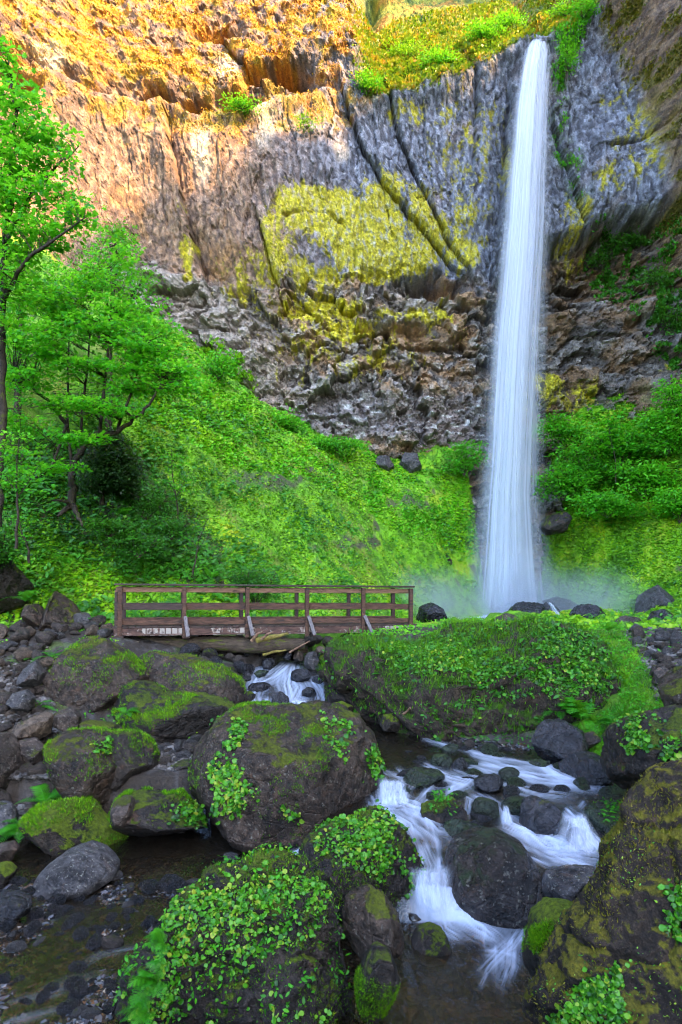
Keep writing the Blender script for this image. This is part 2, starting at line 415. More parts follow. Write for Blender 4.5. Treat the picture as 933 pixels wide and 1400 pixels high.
earth = mx(c_earth * o, c_stone * o, sst(-.1, .35, nC + nB * .5))
mossc = mx(mx(c_mossd * o, c_mossl * o, sst(-.35, .25, nB + .5 * nC)), c_mossy * o, sst(.0, .45, nA + .4 * nB) * .8)
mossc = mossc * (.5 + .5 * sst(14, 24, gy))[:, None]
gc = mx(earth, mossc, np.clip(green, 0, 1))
gc = mx(gc, np.array([.05, .04, .035]) * o, bare * .85)
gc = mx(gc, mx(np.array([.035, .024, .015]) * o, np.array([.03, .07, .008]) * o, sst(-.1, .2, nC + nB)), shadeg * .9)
gc = mx(gc, c_wet * (1 + .5 * nC)[:, None], sst(.12, -.05, sd))
tg = NT('ground'); va = tg.attr('col').outputs['Color']; ob = tg.obj()
nn = tg.noise(ob, 5, 6, .7); nm = tg.noise(ob, 28, 4, .7)
cc = tg.mix(.55, va, tg.n('ShaderNodeMix', {0: 1.0, 6: va, 7: tg.ramp(nm, [(.35, (.35, .35, .35)), (.65, (1.7, 1.7, 1.7))])}, data_type='RGBA', blend_type='MULTIPLY').outputs[2])
gm = tg.done(tg.bsdf(cc, tg.mapr(tg.attr('wet').outputs['Fac'], 0, 1, .9, .3), .4, tg.bump(tg.math('ADD', nn, tg.math('MULTIPLY', nm, .5)), .8, .08)))
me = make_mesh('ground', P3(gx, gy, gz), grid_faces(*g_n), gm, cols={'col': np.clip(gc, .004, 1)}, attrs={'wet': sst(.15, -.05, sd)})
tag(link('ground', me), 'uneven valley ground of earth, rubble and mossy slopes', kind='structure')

def onground(u, d):
    x = (u - CX) / F * d; z = float(H([x], [d])[0]); return x, d, z
def ray_ground(u, v, lo=3.0, hi=44):
    """first hit of the sight line through a photo point with the ground"""
    ds = np.geomspace(lo, hi, 400); x = (u - CX) / F * ds; z = CZ - (v - VH) / F * ds; h = H(x, ds)
    k = np.argmax(z < h); 
    if not (z < h).any(): return None
    return x[k], ds[k], h[k]
# ------------------------------------------------------------------ the basalt wall
def lin(u, pts):
    pts = np.array(pts, float); return np.interp(u, pts[:, 0], pts[:, 1])
def poly_mask(u, v, poly, soft):
    return sst(soft, -soft, sdist(u, v, np.array(poly, float)))
def seg_dist(u, v, pl):
    best = np.full(u.shape, 1e9); side = np.zeros(u.shape)
    for (ax, ay), (bx, by) in zip(pl[:-1], pl[1:]):
        ex, ey = bx - ax, by - ay; t = np.clip(((u - ax) * ex + (v - ay) * ey) / (ex * ex + ey * ey), 0, 1)
        dx, dy = u - ax - t * ex, v - ay - t * ey; d = np.hypot(dx, dy); m = d < best
        side = np.where(m, np.sign(dx * ey - dy * ex), side); best = np.where(m, d, best)
    return best, side

cx = np.concatenate([np.linspace(-48, -24, 60)[:-1], np.linspace(-24, 24.5, 560), np.linspace(24.5, 34, 30)[1:]])
cz = np.concatenate([[-4, -1], np.linspace(0.5, 45, 540), np.linspace(45.3, 84, 90)])
cxx, czz = np.meshgrid(cx, cz); X, Z = cxx.ravel(), czz.ravel()
Yc = lin(X, [(-48, 16), (-40, 24), (-30, 31), (-20, 35.8), (-12, 38.6), (0, 41.5), (8, 42.8), (12, 43), (16, 42.6), (20, 41), (24, 38.5), (28, 35), (34, 26)])
U = CX + F * X / Yc; Vv = VH - F * (Z - CZ) / Yc
p0 = P3(X, Yc * .3, Z)
wx = fbm(p0 * .25, 3); wz = fbm(p0 * .25 + 31, 3)
wu = U + 14 * fbm(p0 * .6 + 5, 4); wv = Vv + 12 * fbm(p0 * .6 + 50, 4)
D = fbm(p0 * .11, 4) * 1.6                                            # toward the camera
lowb = lin(U, [(0, 420), (120, 380), (200, 350), (280, 385), (330, 398), (400, 392), (470, 382), (540, 372), (600, 372), (640, 386), (665, 392), (740, 338), (800, 312), (870, 290), (933, 276), (1100, 250)])
below = sst(-16, 12, wv - lowb + 30 * fbm(p0 * .9 + 12, 4) * sst(720, 640, U))
rightw = sst(640, 760, U)
depth_low = .45 + 2.6 * rightw - .45 * sst(250, 120, U)
undercut = below * (1 - sst(0, 190, Vv - lowb) * .75)
D -= depth_low * undercut
# columns above
col = 1 - below
sh = wx * .8 + Z * .04
f1, f2, rv = worley2(X * .8 + sh, Z * .10 + wz * .3, 2)
g1, g2, rg_ = worley2(X * 2.3 + sh * 2, Z * .55 + wz * 1.2, 5)
h1, h2, rh = worley2(X * 5.5 + sh * 3, Z * 2.6 + wz * 3, 9)
colD = (rv - .5) * .45 - .22 * sst(.10, 0, f2 - f1) + (rg_ - .5) * .30 - .10 * sst(.12, 0, g2 - g1) + (rh - .5) * .20 + .10 * fbm(P3(X * 9, Yc * 0, Z * 4), 2)
colD += fbm(P3(X * 4, Yc * 0, Z * 2.6), 3) * .12
D += colD * col * .55 * (1 - .55 * sst(560, 470, U) * sst(160, 110, Vv))
# blocks of the lower band
qn = fbm(p0 * 1.5 + 7, 4); qm = fbm(p0 * 1.5 + 90, 4); q = P3(X * .62 + wx * .8 + qn * .5, 0 * X, Z * .8 + wz * .8 + qm * .5)
a1, a2, ra = worley2(q[:, 0] * .9, q[:, 2] * .9, 3)
b1, b2, rb = worley2(q[:, 0] * 2.6, q[:, 2] * 2.8, 4)
c1_, c2_, rc = worley2(q[:, 0] * 6.5, q[:, 2] * 7, 6)
lowD = (ra - .5) * 1.9 - .25 * sst(.08, 0, a2 - a1) + (.5 - a1) * .5 + (rb - .5) * .75 - .12 * sst(.10, 0, b2 - b1) + (rc - .5) * .22 + fbm(p0 * .9, 4, .5, ridged=True) * .55
D += lowD * below * .75
n_gr = fbm(p0 * .8 + 66, 3)
# diagonal joints with one side standing proud
for pl, w, s in [([(470, 120), (500, 205), (535, 262), (585, 315), (625, 362)], 4, .7), ([(532, 110), (552, 190), (580, 255), (610, 320), (645, 375)], 3.5, .6), ([(225, 160), (240, 235), (258, 320), (275, 372)], 6, -1.1),
                 ([(758, 170), (782, 245), (812, 310)], 5, .7), ([(640, 60), (655, 130), (648, 220)], 5, .4), ([(352, 300), (372, 372), (392, 420)], 5, .6), ([(700, 130), (688, 250), (676, 380)], 8, .5),
                 ([(390, 300), (440, 292), (470, 305)], 4, .0), ([(835, 200), (872, 190), (905, 175)], 4, .3), ([(860, 150), (835, 90), (800, 60)], 5, .5), ([(310, 40), (335, 80), (352, 105)], 6, .8), ([(400, 395), (450, 450), (520, 480)], 5, .5)]:
    dd, sd_ = seg_dist(wu * .5 + U * .5, wv * .5 + Vv * .5, pl)
    D -= .5 * np.exp(-(dd / (w * .65)) ** 2) * np.clip(.6 + 1.3 * n_gr, .1, 1) ; D += s * .5 * sd_ * np.exp(-(dd / 22) ** 2)
# upper tier on the left with its line of caves, ledge below it
led = lin(U, [(-100, 60), (0, 92), (80, 108), (130, 128), (180, 128), (230, 140), (270, 152), (330, 150), (370, 135), (420, 122), (470, 112), (530, 108), (560, 100)])
lm = sst(560, 470, U)
wl = wv - led
D += lm * (.5 * sst(26, 2, wl) * sst(-8, 4, wl) - .35 * np.exp(-((wl + 8) / 12) ** 2) + .3 * sst(-8, -40, wl))
D -= lm * np.clip(-wl - 55, 0, 400) * .022
D += (fbm(p0 * .9 + 40, 6, .6) * .8 + (rb - .5) * .3) * lm * sst(0, -15, wl)
for (u, v, ru, rv_, dp) in [(383, 97, 38, 12, 4.2), (268, 142, 16, 9, 3.2), (318, 130, 26, 9, 2.4), (592, 389, 42, 14, 3.8), (540, 452, 60, 12, 1.6), (860, 345, 75, 22, 1.8), (30, 120, 30, 14, 1.5), (205, 128, 22, 7, 1.5),
                            (560, 470, 40, 10, 1.2), (800, 370, 60, 18, 1.4), (330, 470, 20, 8, .7), (620, 470, 20, 12, 1), (900, 440, 40, 18, 1.2), (290, 8, 35, 14, 2.2)]:
    D -= dp * np.exp(-(((wu - u) / ru) ** 2 + ((wv - v) / rv_) ** 2) ** 1.5)
# planted slope left of the lip, the gully of the stream, wall right of it
vegl = lin(U, [(470, 90), (500, 130), (540, 122), (600, 108), (660, 88), (700, 70), (718, 58), (752, 50), (775, 52), (800, 26), (820, 8), (860, -30), (900, -80)])
vm = sst(470, 530, U) * sst(900, 800, U)
D -= vm * np.clip(vegl - wv, 0, 400) * .03
D += vm * .5 * np.exp(-((wv - vegl - 8) / 14) ** 2)
D -= 2.0 * np.exp(-((U - 737) / 16) ** 2) * sst(75, 40, Vv)
butt = lin(Vv, [(-200, 760), (-60, 790), (10, 812), (60, 832), (130, 868), (200, 895), (300, 925), (370, 942), (450, 960)])
bm_ = sst(-8, 12, wu - butt); bg_ = sst(-12, 60, wu - butt)
D += bg_ * (2.6 + .8 * fbm(p0 * .5 + 60, 4) + .5 * (a2 - a1))
D -= np.clip(-50 - Vv, 0, 500) * .012
D -= 2.2 * sst(460, 620, Vv) * 0
Yf = Yc - D
# ---- colours
n1 = fbm(p0 * .35 + 9, 5); n2 = fbm(p0 * 1.3 + 19, 5); n3 = fbm(P3(X * 3.4, 0 * X, Z * 1.7), 4); n4 = fbm(P3(X * 7, 0 * X, Z * 7), 3)
def C(*c): return np.array(c)[None, :] * np.ones((len(X), 1))
grey = mx(C(.06, .063, .085), C(.22, .24, .31), sst(-.35, .45, n3 + .4 * n2 + .5 * (rh - .5)))
grey = mx(grey, C(.50, .50, .52), sst(.35, .62, n4 + .6 * n3) * .75)
grey = mx(grey, C(.03, .028, .03), sst(.08, .0, g2 - g1) * .55)
brn = mx(C(.12, .07, .042), C(.38, .215, .10), sst(-.35, .4, n3 + .5 * n2))
brn = mx(brn, C(.50, .38, .26), sst(.3, .6, n4 + .5 * n3) * .6)
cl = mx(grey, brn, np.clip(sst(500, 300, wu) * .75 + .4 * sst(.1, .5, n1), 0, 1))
low = mx(C(.07, .058, .05), C(.22, .20, .19), sst(-.5, .5, n2 + 1.1 * (rb - .5) + .5 * (ra - .5)))
low = mx(low, C(.25, .15, .075), sst(-.15, .25, n1 + .5 * n2 + .5 * (ra - .5)) * .85 * sst(320, 420, U))
low = mx(low, C(.33, .30, .275), sst(.18, .45, fbm(p0 * .8 + 70, 4) + .5 * (rb - .5)) * .7)
low = mx(low, C(.03, .026, .024), sst(.10, 0, b2 - b1) * .55)
low = mx(low, C(.25, .215, .19), poly_mask(wu, wv, [(195, 380), (300, 400), (370, 430), (400, 520), (470, 600), (400, 590), (300, 520), (230, 450)], 15) * .55)
slab = poly_mask(wu, wv, [(400, 560), (470, 545), (660, 540), (665, 600), (640, 625), (520, 600), (440, 600)], 8)
low = mx(low, mx(C(.13, .11, .11), C(.42, .42, .42), sst(.1, .35, fbm(P3(X * 1.2, 0 * X, Z * 3.2), 4))), slab * .8)
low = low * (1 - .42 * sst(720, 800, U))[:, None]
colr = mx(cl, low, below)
# yellow crust lichen
Lm = np.zeros(len(X))
for (u, v, ru, rv_, s) in [(420, 290, 48, 32, 1.05), (470, 300, 60, 38, 1.1), (520, 300, 40, 55, 1.05), (505, 350, 50, 30, 1.1), (555, 350, 50, 22, 1), (575, 290, 18, 50, .8), (600, 320, 30, 42, .7), (640, 350, 20, 26, .7), (375, 340, 22, 60, .75), (330, 360, 26, 34, .5),
                           (430, 380, 50, 22, .7), (440, 420, 60, 22, .78), (470, 452, 50, 18, .75), (560, 428, 60, 12, .65), (600, 430, 30, 18, .6), (400, 410, 24, 30, .6), (510, 495, 18, 12, .6), (255, 350, 10, 40, .7),
                           (755, 525, 22, 30, .85), (800, 545, 40, 26, .6), (885, 150, 18, 34, .58), (905, 225, 20, 22, .6), (690, 235, 12, 60, .55), (665, 210, 12, 70, .55), (620, 160, 60, 50, .42), (790, 290, 22, 32, .58), (830, 250, 25, 30, .5), (560, 150, 30, 20, .55),
                           (250, 300, 8, 40, .4), (640, 290, 40, 50, .5), (850, 130, 40, 40, .38), (915, 500, 16, 18, .5), (545, 260, 20, 30, .6), (570, 300, 90, 100, .42), (480, 470, 150, 70, .46), (640, 200, 90, 120, .42), (620, 330, 60, 40, .62), (395, 350, 40, 60, .5), (880, 200, 60, 70, .48), (800, 330, 60, 30, .46), (350, 380, 70, 60, .5), (720, 540, 60, 30, .5)]:
    Lm = np.maximum(Lm, s * np.exp(-.7 * (((wu - u) / ru) ** 2 + ((wv - v) / rv_) ** 2) ** 1.3))
ln = .55 + .44 * fbm(P3(X * 1.3, 0 * X + 3, Z * .6), 5) + .34 * n3 + .34 * n4 - .1 * sst(.1, 0, g2 - g1)
lich = sst(-.06, .10, Lm * 1.02 - ln * .97) * (1 - .75 * sst(.0, .3, n3 + .6 * n4))
colr = mx(colr, mx(C(.30, .27, .008), C(.72, .65, .02), sst(-.3, .4, n4 + n3)), lich * .97)
# moss and dry growth on the top tiers
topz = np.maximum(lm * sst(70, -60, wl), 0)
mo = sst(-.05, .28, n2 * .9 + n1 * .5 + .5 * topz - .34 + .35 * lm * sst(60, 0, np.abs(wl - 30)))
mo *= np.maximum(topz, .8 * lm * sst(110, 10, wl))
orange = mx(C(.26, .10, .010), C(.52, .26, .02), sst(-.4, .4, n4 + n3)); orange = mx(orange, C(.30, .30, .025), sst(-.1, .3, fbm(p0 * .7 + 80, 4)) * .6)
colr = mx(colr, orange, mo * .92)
vs = np.clip(vm * sst(-14, 10, vegl - wv + 14 * n2), 0, 1)
vegc = mx(mx(C(.06, .10, .01), C(.24, .26, .02), sst(-.3, .3, n4 + n2)), C(.34, .17, .025), sst(.05, .4, n1 + .6 * n2) * .9)
colr = mx(colr, vegc, vs)
colr = mx(colr, mx(C(.07, .045, .03), C(.20, .13, .06), sst(-.3, .4, n3 + n4)), bm_ * .85)
colr = mx(colr, mx(C(.06, .07, .01), C(.20, .17, .02), sst(-.3, .3, n4)), bm_ * sst(.05, .3, n2 + n1) * .8)
# green plants hanging in seams on the right, wet dark rock near the falls
seam, _ = seg_dist(wu, wv, [(760, 60), (765, 200), (790, 260)])
gs = np.maximum.reduce([np.exp(-(seam / 14) ** 2) * .8, poly_mask(wu, wv, [(745, 560), (933, 520), (1000, 640), (745, 640)], 12) * .3, poly_mask(wu, wv, [(300, 470), (350, 520), (330, 560), (260, 520), (240, 470)], 14) * .9, np.exp(-(((wu - 330) / 70) ** 2 + ((wv - 158) / 12) ** 2))])
colr = mx(colr, mx(C(.03, .07, .01), C(.10, .17, .015), sst(-.2, .3, n4)), gs * sst(-.25, .2, n2 + .3 * n4))
wetm = np.exp(-((U - 705) / 42) ** 2) * sst(60, 200, Vv)
colr = colr * (1 - .45 * wetm)[:, None]
# pale fresh rock scars on the lit tier
for (u, v, ru, rv_) in [(70, 82, 26, 18), (310, 80, 22, 28), (362, 170, 16, 40), (470, 200, 12, 20), (275, 210, 16, 40)]:
    k = sst(.2, .7, np.exp(-(((wu - u) / ru) ** 2 + ((wv - v) / rv_) ** 2)) + .25 * n2); colr = mx(colr, C(.50, .42, .34), k * .7)
t = NT('basalt'); o_ = t.obj(); va = t.attr('col').outputs['Color']
m_ = t.n('ShaderNodeMapping', {'Vector': o_, 'Scale': (1, 1, .7)}).outputs[0]
na = t.noise(m_, 6, 6, .75); nb_ = t.noise(o_, 22, 4, .7)
nc2 = t.noise(t.n('ShaderNodeMapping', {'Vector': o_, 'Scale': (1, 1, .6)}).outputs[0], 15, 5, .75)
cm = t.n('ShaderNodeMix', {0: 1.0, 6: va, 7: t.ramp(t.math('ADD', t.math('MULTIPLY', na, .35), t.math('ADD', t.math('MULTIPLY', nc2, .45), t.math('MULTIPLY', nb_, .2))), [(.39, (.12, .12, .13)), (.46, (.75, .75, .75)), (.54, (1.1, 1.1, 1.1)), (.62, (2.0, 2.0, 2.0))])}, data_type='RGBA', blend_type='MULTIPLY').outputs[2]
basalt = t.done(t.bsdf(cm, .62, .4, t.bump(t.math('ADD', na, t.math('ADD', nc2, t.math('MULTIPLY', nb_, .4))), 1., .16)))
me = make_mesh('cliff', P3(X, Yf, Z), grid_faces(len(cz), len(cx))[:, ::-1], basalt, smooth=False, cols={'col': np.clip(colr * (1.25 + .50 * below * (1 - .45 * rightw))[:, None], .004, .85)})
tag(link('cliff', me), 'towering basalt cliff with sunlit orange moss on top and yellow lichen below', kind='structure')
def cliff_at(u, v, off=0.):
    """point of the wall seen at a photo position"""
    i = np.argmin((U - u) ** 2 + (Vv - v) ** 2); return np.array([X[i], Yf[i] - off, Z[i]])

# the right arm of the amphitheatre, beyond the frame; it keeps the sun off the valley
ry = np.linspace(-75, 41, 150); rz = np.linspace(-2, 1, 60)
ryy, rzz = np.meshgrid(ry, rz); Y2, T2 = ryy.ravel(), (rzz.ravel() + 2) / 3
top = lin(Y2, RIM) + 2.6 * fbm(P3(0 * Y2, Y2 * .12, 0 * Y2 + 3), 4) + 1.2 * fbm(P3(0 * Y2, Y2 * .6, 0 * Y2 + 8), 3)
top = top - 5.5 * np.exp(-((Y2 + 3) / 1.9) ** 2) - 3 * np.exp(-((Y2 - 7.5) / 1.2) ** 2)  # rim dips shaped to let streaks of sun through onto the cliff
Z2 = -2 + T2 * (top + 2)
X2 = lin(Y2, [(-75, 42), (-30, 36), (0, 30), (20, 27.5), (35, 26), (41, 25)]) + 7 * T2 ** 3 - 1.6 * fbm(P3(0 * Y2, Y2 * .15, Z2 * .15), 5)
pp = P3(X2, Y2, Z2); k1 = fbm(pp * .6, 5); k2 = fbm(pp * 2, 3)
c2 = mx(np.array([.10, .09, .09]) * np.ones((len(Y2), 1)), np.array([.07, .12, .015]) * np.ones((len(Y2), 1)), sst(-.1, .25, k1 + .3 * k2))
A = P3(X2, Y2, Z2); nr = len(rz); nc = len(ry)
back = A.copy(); back[:, 0] += 26; V_ = np.concatenate([A, back])
gf = grid_faces(nr, nc); rim = (nr - 1) * nc + np.arange(nc - 1)
fs = np.concatenate([gf, gf[:, ::-1] + len(A), np.stack([rim, rim + 1, rim + 1 + len(A), rim + len(A)], 1)])
me = make_mesh('side_cliff', V_, fs, basalt, cols={'col': np.concatenate([c2, c2])})
tag(link('side_cliff', me), 'rock wall closing the valley on the right', kind='structure')
# ------------------------------------------------------------------ rocks
M_BROWN = rock_mat('brown_mossy_rock', (.010, .0065, .005), (.085, .056, .040), .58, mossc=((.035, .045, .004), (.17, .20, .010)), rough=.5, lich=.2)
M_BARE = rock_mat('bare_brown_rock', (.016, .012, .010), (.11, .08, .066), .3, rough=.65, lich=.3)
M_WET = rock_mat('wet_dark_rock', (.004, .004, .006), (.042, .040, .048), .10, rough=.24, wet=1, red=(.05, .03, .02))
M_GREENWET = rock_mat('algae_wet_rock', (.008, .012, .007), (.028, .045, .024), .55, mossc=((.018, .035, .008), (.05, .085, .015)), rough=.26, wet=1, red=(.035, .025, .018))
M_MOSS = rock_mat('moss_covered_rock', (.012, .009, .007), (.06, .044, .033), 1.1, mossc=((.05, .075, .004), (.21, .28, .010)), rough=.75)
M_DRYMOSS = rock_mat('brown_moss_rock', (.011, .007, .005), (.05, .033, .023), .85, mossc=((.06, .055, .006), (.25, .22, .015)), rough=.8)
M_DARKMOSS = rock_mat('dark_mossy_rock', (.007, .0055, .005), (.048, .036, .030), .66, mossc=((.03, .05, .004), (.15, .20, .010)), rough=.5)
M_GREY = rock_mat('grey_rock', (.018, .016, .018), (.12, .11, .112), .2, rough=.6, lich=.4)
M_TAN = rock_mat('tan_angular_rock', (.05, .034, .024), (.20, .145, .105), .3, rough=.7)
M_SMOOTH = rock_mat('smooth_river_rock', (.007, .005, .005), (.045, .032, .028), .42, mossc=((.014, .026, .008), (.035, .06, .014)), rough=.24, wet=1, lich=.25, scale=.7)

ROCKS = {}
def radial(poly):
    """outline as radius over angle round its centroid; poly in metres (x, z)"""
    p = np.array(poly); a = p; b = np.roll(p, -1, 0)
    cr = a[:, 0] * b[:, 1] - b[:, 0] * a[:, 1]; A = cr.sum() / 2
    c = np.array([((a[:, 0] + b[:, 0]) * cr).sum(), ((a[:, 1] + b[:, 1]) * cr).sum()]) / (6 * A)
    th = np.linspace(-np.pi, np.pi, 361); R = np.zeros(361)
    for i, t in enumerate(th):
        d = np.array([math.cos(t), math.sin(t)]); best = 0
        for q0, q1 in zip(a - c, b - c):
            e = q1 - q0; den = d[0] * e[1] - d[1] * e[0]
            if abs(den) < 1e-12: continue
            tt = (q0[0] * e[1] - q0[1] * e[0]) / den; ss = (q0[0] * d[1] - q0[1] * d[0]) / den
            if tt > 0 and -1e-9 <= ss <= 1 + 1e-9: best = max(best, tt)
        R[i] = best
    R = np.maximum(R, R.max() * .15); k = np.exp(-(np.arange(-6, 7) / 3.) ** 2); k /= k.sum()
    Rp = np.concatenate([R[-7:-1], R, R[1:7]]); R = np.convolve(Rp, k, 'valid')
    return c, th, R

def rock(name, label, px, d, b, mat, seed, facets=12, rough=.05, sub=5, fine=.02, cut=(.52, .84), group=None, cat='boulder', lean=0., plan=None):
    rng = np.random.default_rng(seed)
    pts = [w3(u, v, d) for u, v in px]; c, th, R = radial([(p[0], p[2]) for p in pts])
    n, Fc = ico(sub)
    s = np.hypot(n[:, 0], n[:, 2]); ang = np.arctan2(n[:, 2], n[:, 0]); r = np.interp(ang, th, R)
    sc = R.mean()
    V = np.stack([np.cos(ang) * r * s ** .8, np.sign(n[:, 1]) * b * np.abs(n[:, 1]) ** .85, np.sin(ang) * r * s ** .8], 1)
    V[:, 1] += lean * V[:, 2]                                         # the face leans back as real boulders do
    for k in range(facets):
        m = rng.normal(size=3) * np.array([.8, 1, .9]); m[1] = -abs(m[1]) if k % 3 else abs(m[1]); m /= np.linalg.norm(m)
        if abs(m[1]) < .35: m[1] = -.45; m /= np.linalg.norm(m)
        pr = V @ m; h = pr.max() * rng.uniform(*cut); V -= np.outer(np.maximum(pr - h, 0) * .88, m)
    q = V / sc + seed * 3.1
    nn = vnormals(V, Fc)
    q2 = q + .25 * np.stack([fbm(q * 2.2 + 5 * k, 3) for k in range(3)], 1)
    g1_, g2_, gr_ = worley(q2 * 2.6)
    disp = fbm(q * 1.2, 4) * rough * 1.8 + fbm(q * 3.5 + 9, 5, .6, ridged=True) * rough * .75 + fbm(q * 11, 4, .6) * fine * 1.8 + (gr_ - .5) * rough * .55 * sst(0, .10, g2_ - g1_)
    f1_, f2_, _r = worley(q * 1.9 + fbm(q * 2, 3)[:, None] * .3)
    disp -= sst(.07, 0, f2_ - f1_) * rough * .5
    V = V + nn * (disp * sc)[:, None]
    W = V + np.array([c[0], d, c[1]])
    base = np.array([c[0], d, W[:, 2].min()])
    me = make_mesh(name, W - base, Fc, mat)
    o = link(name, me, loc=base); tag(o, label, cat, group)
    ROCKS[label] = dict(V=W, N=vnormals(W, Fc), F=Fc, o=o)
    return ROCKS[label]

big = rock('boulder', 'huge rounded brown boulder with leafy patches in the centre of the stream', [(263, 1055), (270, 1022), (295, 992), (322, 972), (350, 966), (400, 968), (450, 970), (488, 984), (512, 1012), (524, 1055), (520, 1092), (505, 1112), (478, 1125), (460, 1150), (420, 1166), (340, 1168), (298, 1146), (284, 1112), (268, 1080)], 8.6, 1.0, M_BROWN, 1, 8, .055, 6, .016, (.72, .92), lean=.12)
leafy = rock('boulder', 'dark boulder topped with small round leaves in front of the huge rounded boulder', [(413, 1168), (422, 1140), (450, 1112), (490, 1102), (524, 1115), (552, 1140), (574, 1172), (589, 1215), (591, 1240), (575, 1258), (530, 1262), (480, 1250), (435, 1225), (415, 1195)], 6.35, .62, M_DARKMOSS, 2, 7, .07, 6, .03)
front = rock('boulder', 'jagged foreground boulder thick with leaves and moss at the bottom edge', [(172, 1365), (190, 1315), (225, 1262), (268, 1222), (315, 1196), (370, 1188), (405, 1190), (432, 1172), (448, 1182), (462, 1215), (474, 1262), (496, 1325), (498, 1380), (480, 1450), (300, 1470), (175, 1430)], 4.75, .5, M_DARKMOSS, 3, 9, .09, 7, .035)
rock('boulder', 'craggy brown rock wedged between two leafy boulders at the bottom', [(466, 1262), (472, 1235), (497, 1220), (525, 1228), (545, 1256), (551, 1290), (538, 1312), (508, 1322), (484, 1305), (470, 1285)], 4.95, .32, M_BROWN, 4, 6, .08, 5, .03)
rock('boulder', 'small upright rock with one bright moss patch at the bottom pool', [(489, 1345), (497, 1312), (516, 1296), (535, 1304), (544, 1335), (543, 1378), (525, 1394), (500, 1392), (490, 1370)], 4.55, .24, M_DARKMOSS, 5, 5, .05, 5, .02)
rock('boulder', 'small round dark rock at the left edge of the lower pool', [(563, 1290), (572, 1274), (590, 1268), (608, 1276), (615, 1292), (606, 1308), (585, 1313), (568, 1305)], 5.7, .22, M_DARKMOSS, 6, 5, .06, 5, .03)
giant = rock('boulder', 'giant slanting mossy boulder filling the lower right corner', [(705, 1480), (728, 1405), (760, 1345), (805, 1280), (845, 1210), (872, 1140), (890, 1085), (908, 1055), (940, 1046), (1010, 1050), (1100, 1090), (1170, 1250), (1190, 1480), (1100, 1600), (700, 1600)], 3.8, .6, M_DRYMOSS, 7, 9, .07, 7, .02, lean=.05)
mossedge = rock('boulder', 'smooth brown rock with a green moss cushion tucked beside the slanting boulder', [(719, 1345), (724, 1290), (735, 1255), (758, 1238), (790, 1240), (815, 1262), (790, 1320), (745, 1365)], 4.35, .3, M_MOSS, 8, 5, .04, 5)
right_ = rock('boulder', 'dark boulder with trailing leaves at the right edge above the slanting boulder', [(838, 1062), (848, 1010), (866, 982), (898, 968), (950, 962), (1020, 985), (1040, 1050), (1000, 1100), (900, 1105), (855, 1090)], 7.2, .9, M_DARKMOSS, 9, 7, .07, 6, .02)
rock('boulder', 'bare brown boulder at the right edge on the grassy bank', [(902, 968), (900, 945), (915, 930), (938, 912), (985, 915), (1000, 960), (960, 990), (915, 982)], 8.9, .6, M_BROWN, 10, 6, .05)
smooth = rock('boulder', 'large smooth dark rock in the middle of the lower rapids', [(607, 1215), (612, 1180), (626, 1158), (655, 1147), (690, 1146), (718, 1160), (737, 1192), (747, 1232), (738, 1252), (700, 1258), (655, 1252), (620, 1238)], 6.45, .5, M_SMOOTH, 11, 4, .022, 6, .004, (.88, .97), lean=.35)
rock('rock', 'flat pale topped rock right of the large smooth rock', [(742, 1222), (752, 1200), (780, 1190), (815, 1190), (835, 1205), (825, 1232), (790, 1246), (750, 1244)], 6.1, .35, M_GREY, 12, 5, .03, cat='rock', lean=.4)
# rocks in the rapids
def srock(label, u0, u1, v0, v1, mat, seed, dd=None, **kw):
    um, vb = (u0 + u1) / 2, v1 - 3
    d = dd or unproj_w(um, vb)[1]
    h = (v1 - v0) * .92; w = (u1 - u0) * .9; rng = np.random.default_rng(seed); k = 9
    px = []
    for i in range(14):
        a = i / 14 * 2 * math.pi; e = 1 + rng.uniform(-.13, .10)
        sx = abs(math.cos(a)) ** .8 * math.copysign(1, math.cos(a)); sy = abs(math.sin(a)) ** .8 * math.copysign(1, math.sin(a))
        px.append((um + sx * w / 2 * e, v1 - h / 2 + h * .12 - sy * (h / 2 + h * .12) * e))
    b = kw.pop('b', w / F * d * .42)
    return rock('rock', label, px, d + b * .55, b, mat, seed, kw.pop('facets', 8), kw.pop('rough', .055), kw.pop('sub', 5), kw.pop('fine', .01), cat='rock', group=kw.pop('group', 'rocks in the rapids'), lean=kw.pop('lean', .12), **kw)
srock('long low green rock at the top left of the rapids', 545, 613, 1049, 1079, M_GREENWET, 21)
plantrock = srock('black rock carrying a small bright green plant in the rapids', 574, 642, 1086, 1126, M_DARKMOSS, 22)
srock('rounded green rock right of the rock with the small plant', 641, 690, 1090, 1123, M_GREENWET, 23)
srock('flat olive rock just above the large smooth rock', 602, 684, 1119, 1153, M_GREENWET, 24)
srock('pointed dark rock near the top of the rapids', 648, 696, 1056, 1086, M_WET, 25, facets=8)
srock('low dark green rock right of the pointed rock', 680, 718, 1049, 1068, M_GREENWET, 26)
srock('slanting black wedge rock in the right half of the rapids', 704, 776, 1086, 1144, M_WET, 27, facets=9)
rightplant = srock('flat topped dark rock with a leafy sprig by the right bank', 798, 874, 1092, 1146, M_GREENWET, 28)
srock('rock with white water sliding over it right of the black wedge', 772, 805, 1126, 1160, M_WET, 29)
srock('small flat green rock at the head of the rapids', 586, 622, 1031, 1050, M_GREENWET, 30)
srock('small brown rock beside the flat green rock at the head of the rapids', 614, 642, 1034, 1053, M_WET, 31)
srock('sunken flat green rock below the gravel bar', 598, 636, 1017, 1029, M_GREENWET, 32)
srock('sunken olive rock below the dark boulder of the right bank', 722, 757, 1038, 1052, M_GREENWET, 33)
srock('low rock at the right edge of the upper rapids', 790, 835, 1050, 1075, M_WET, 34)
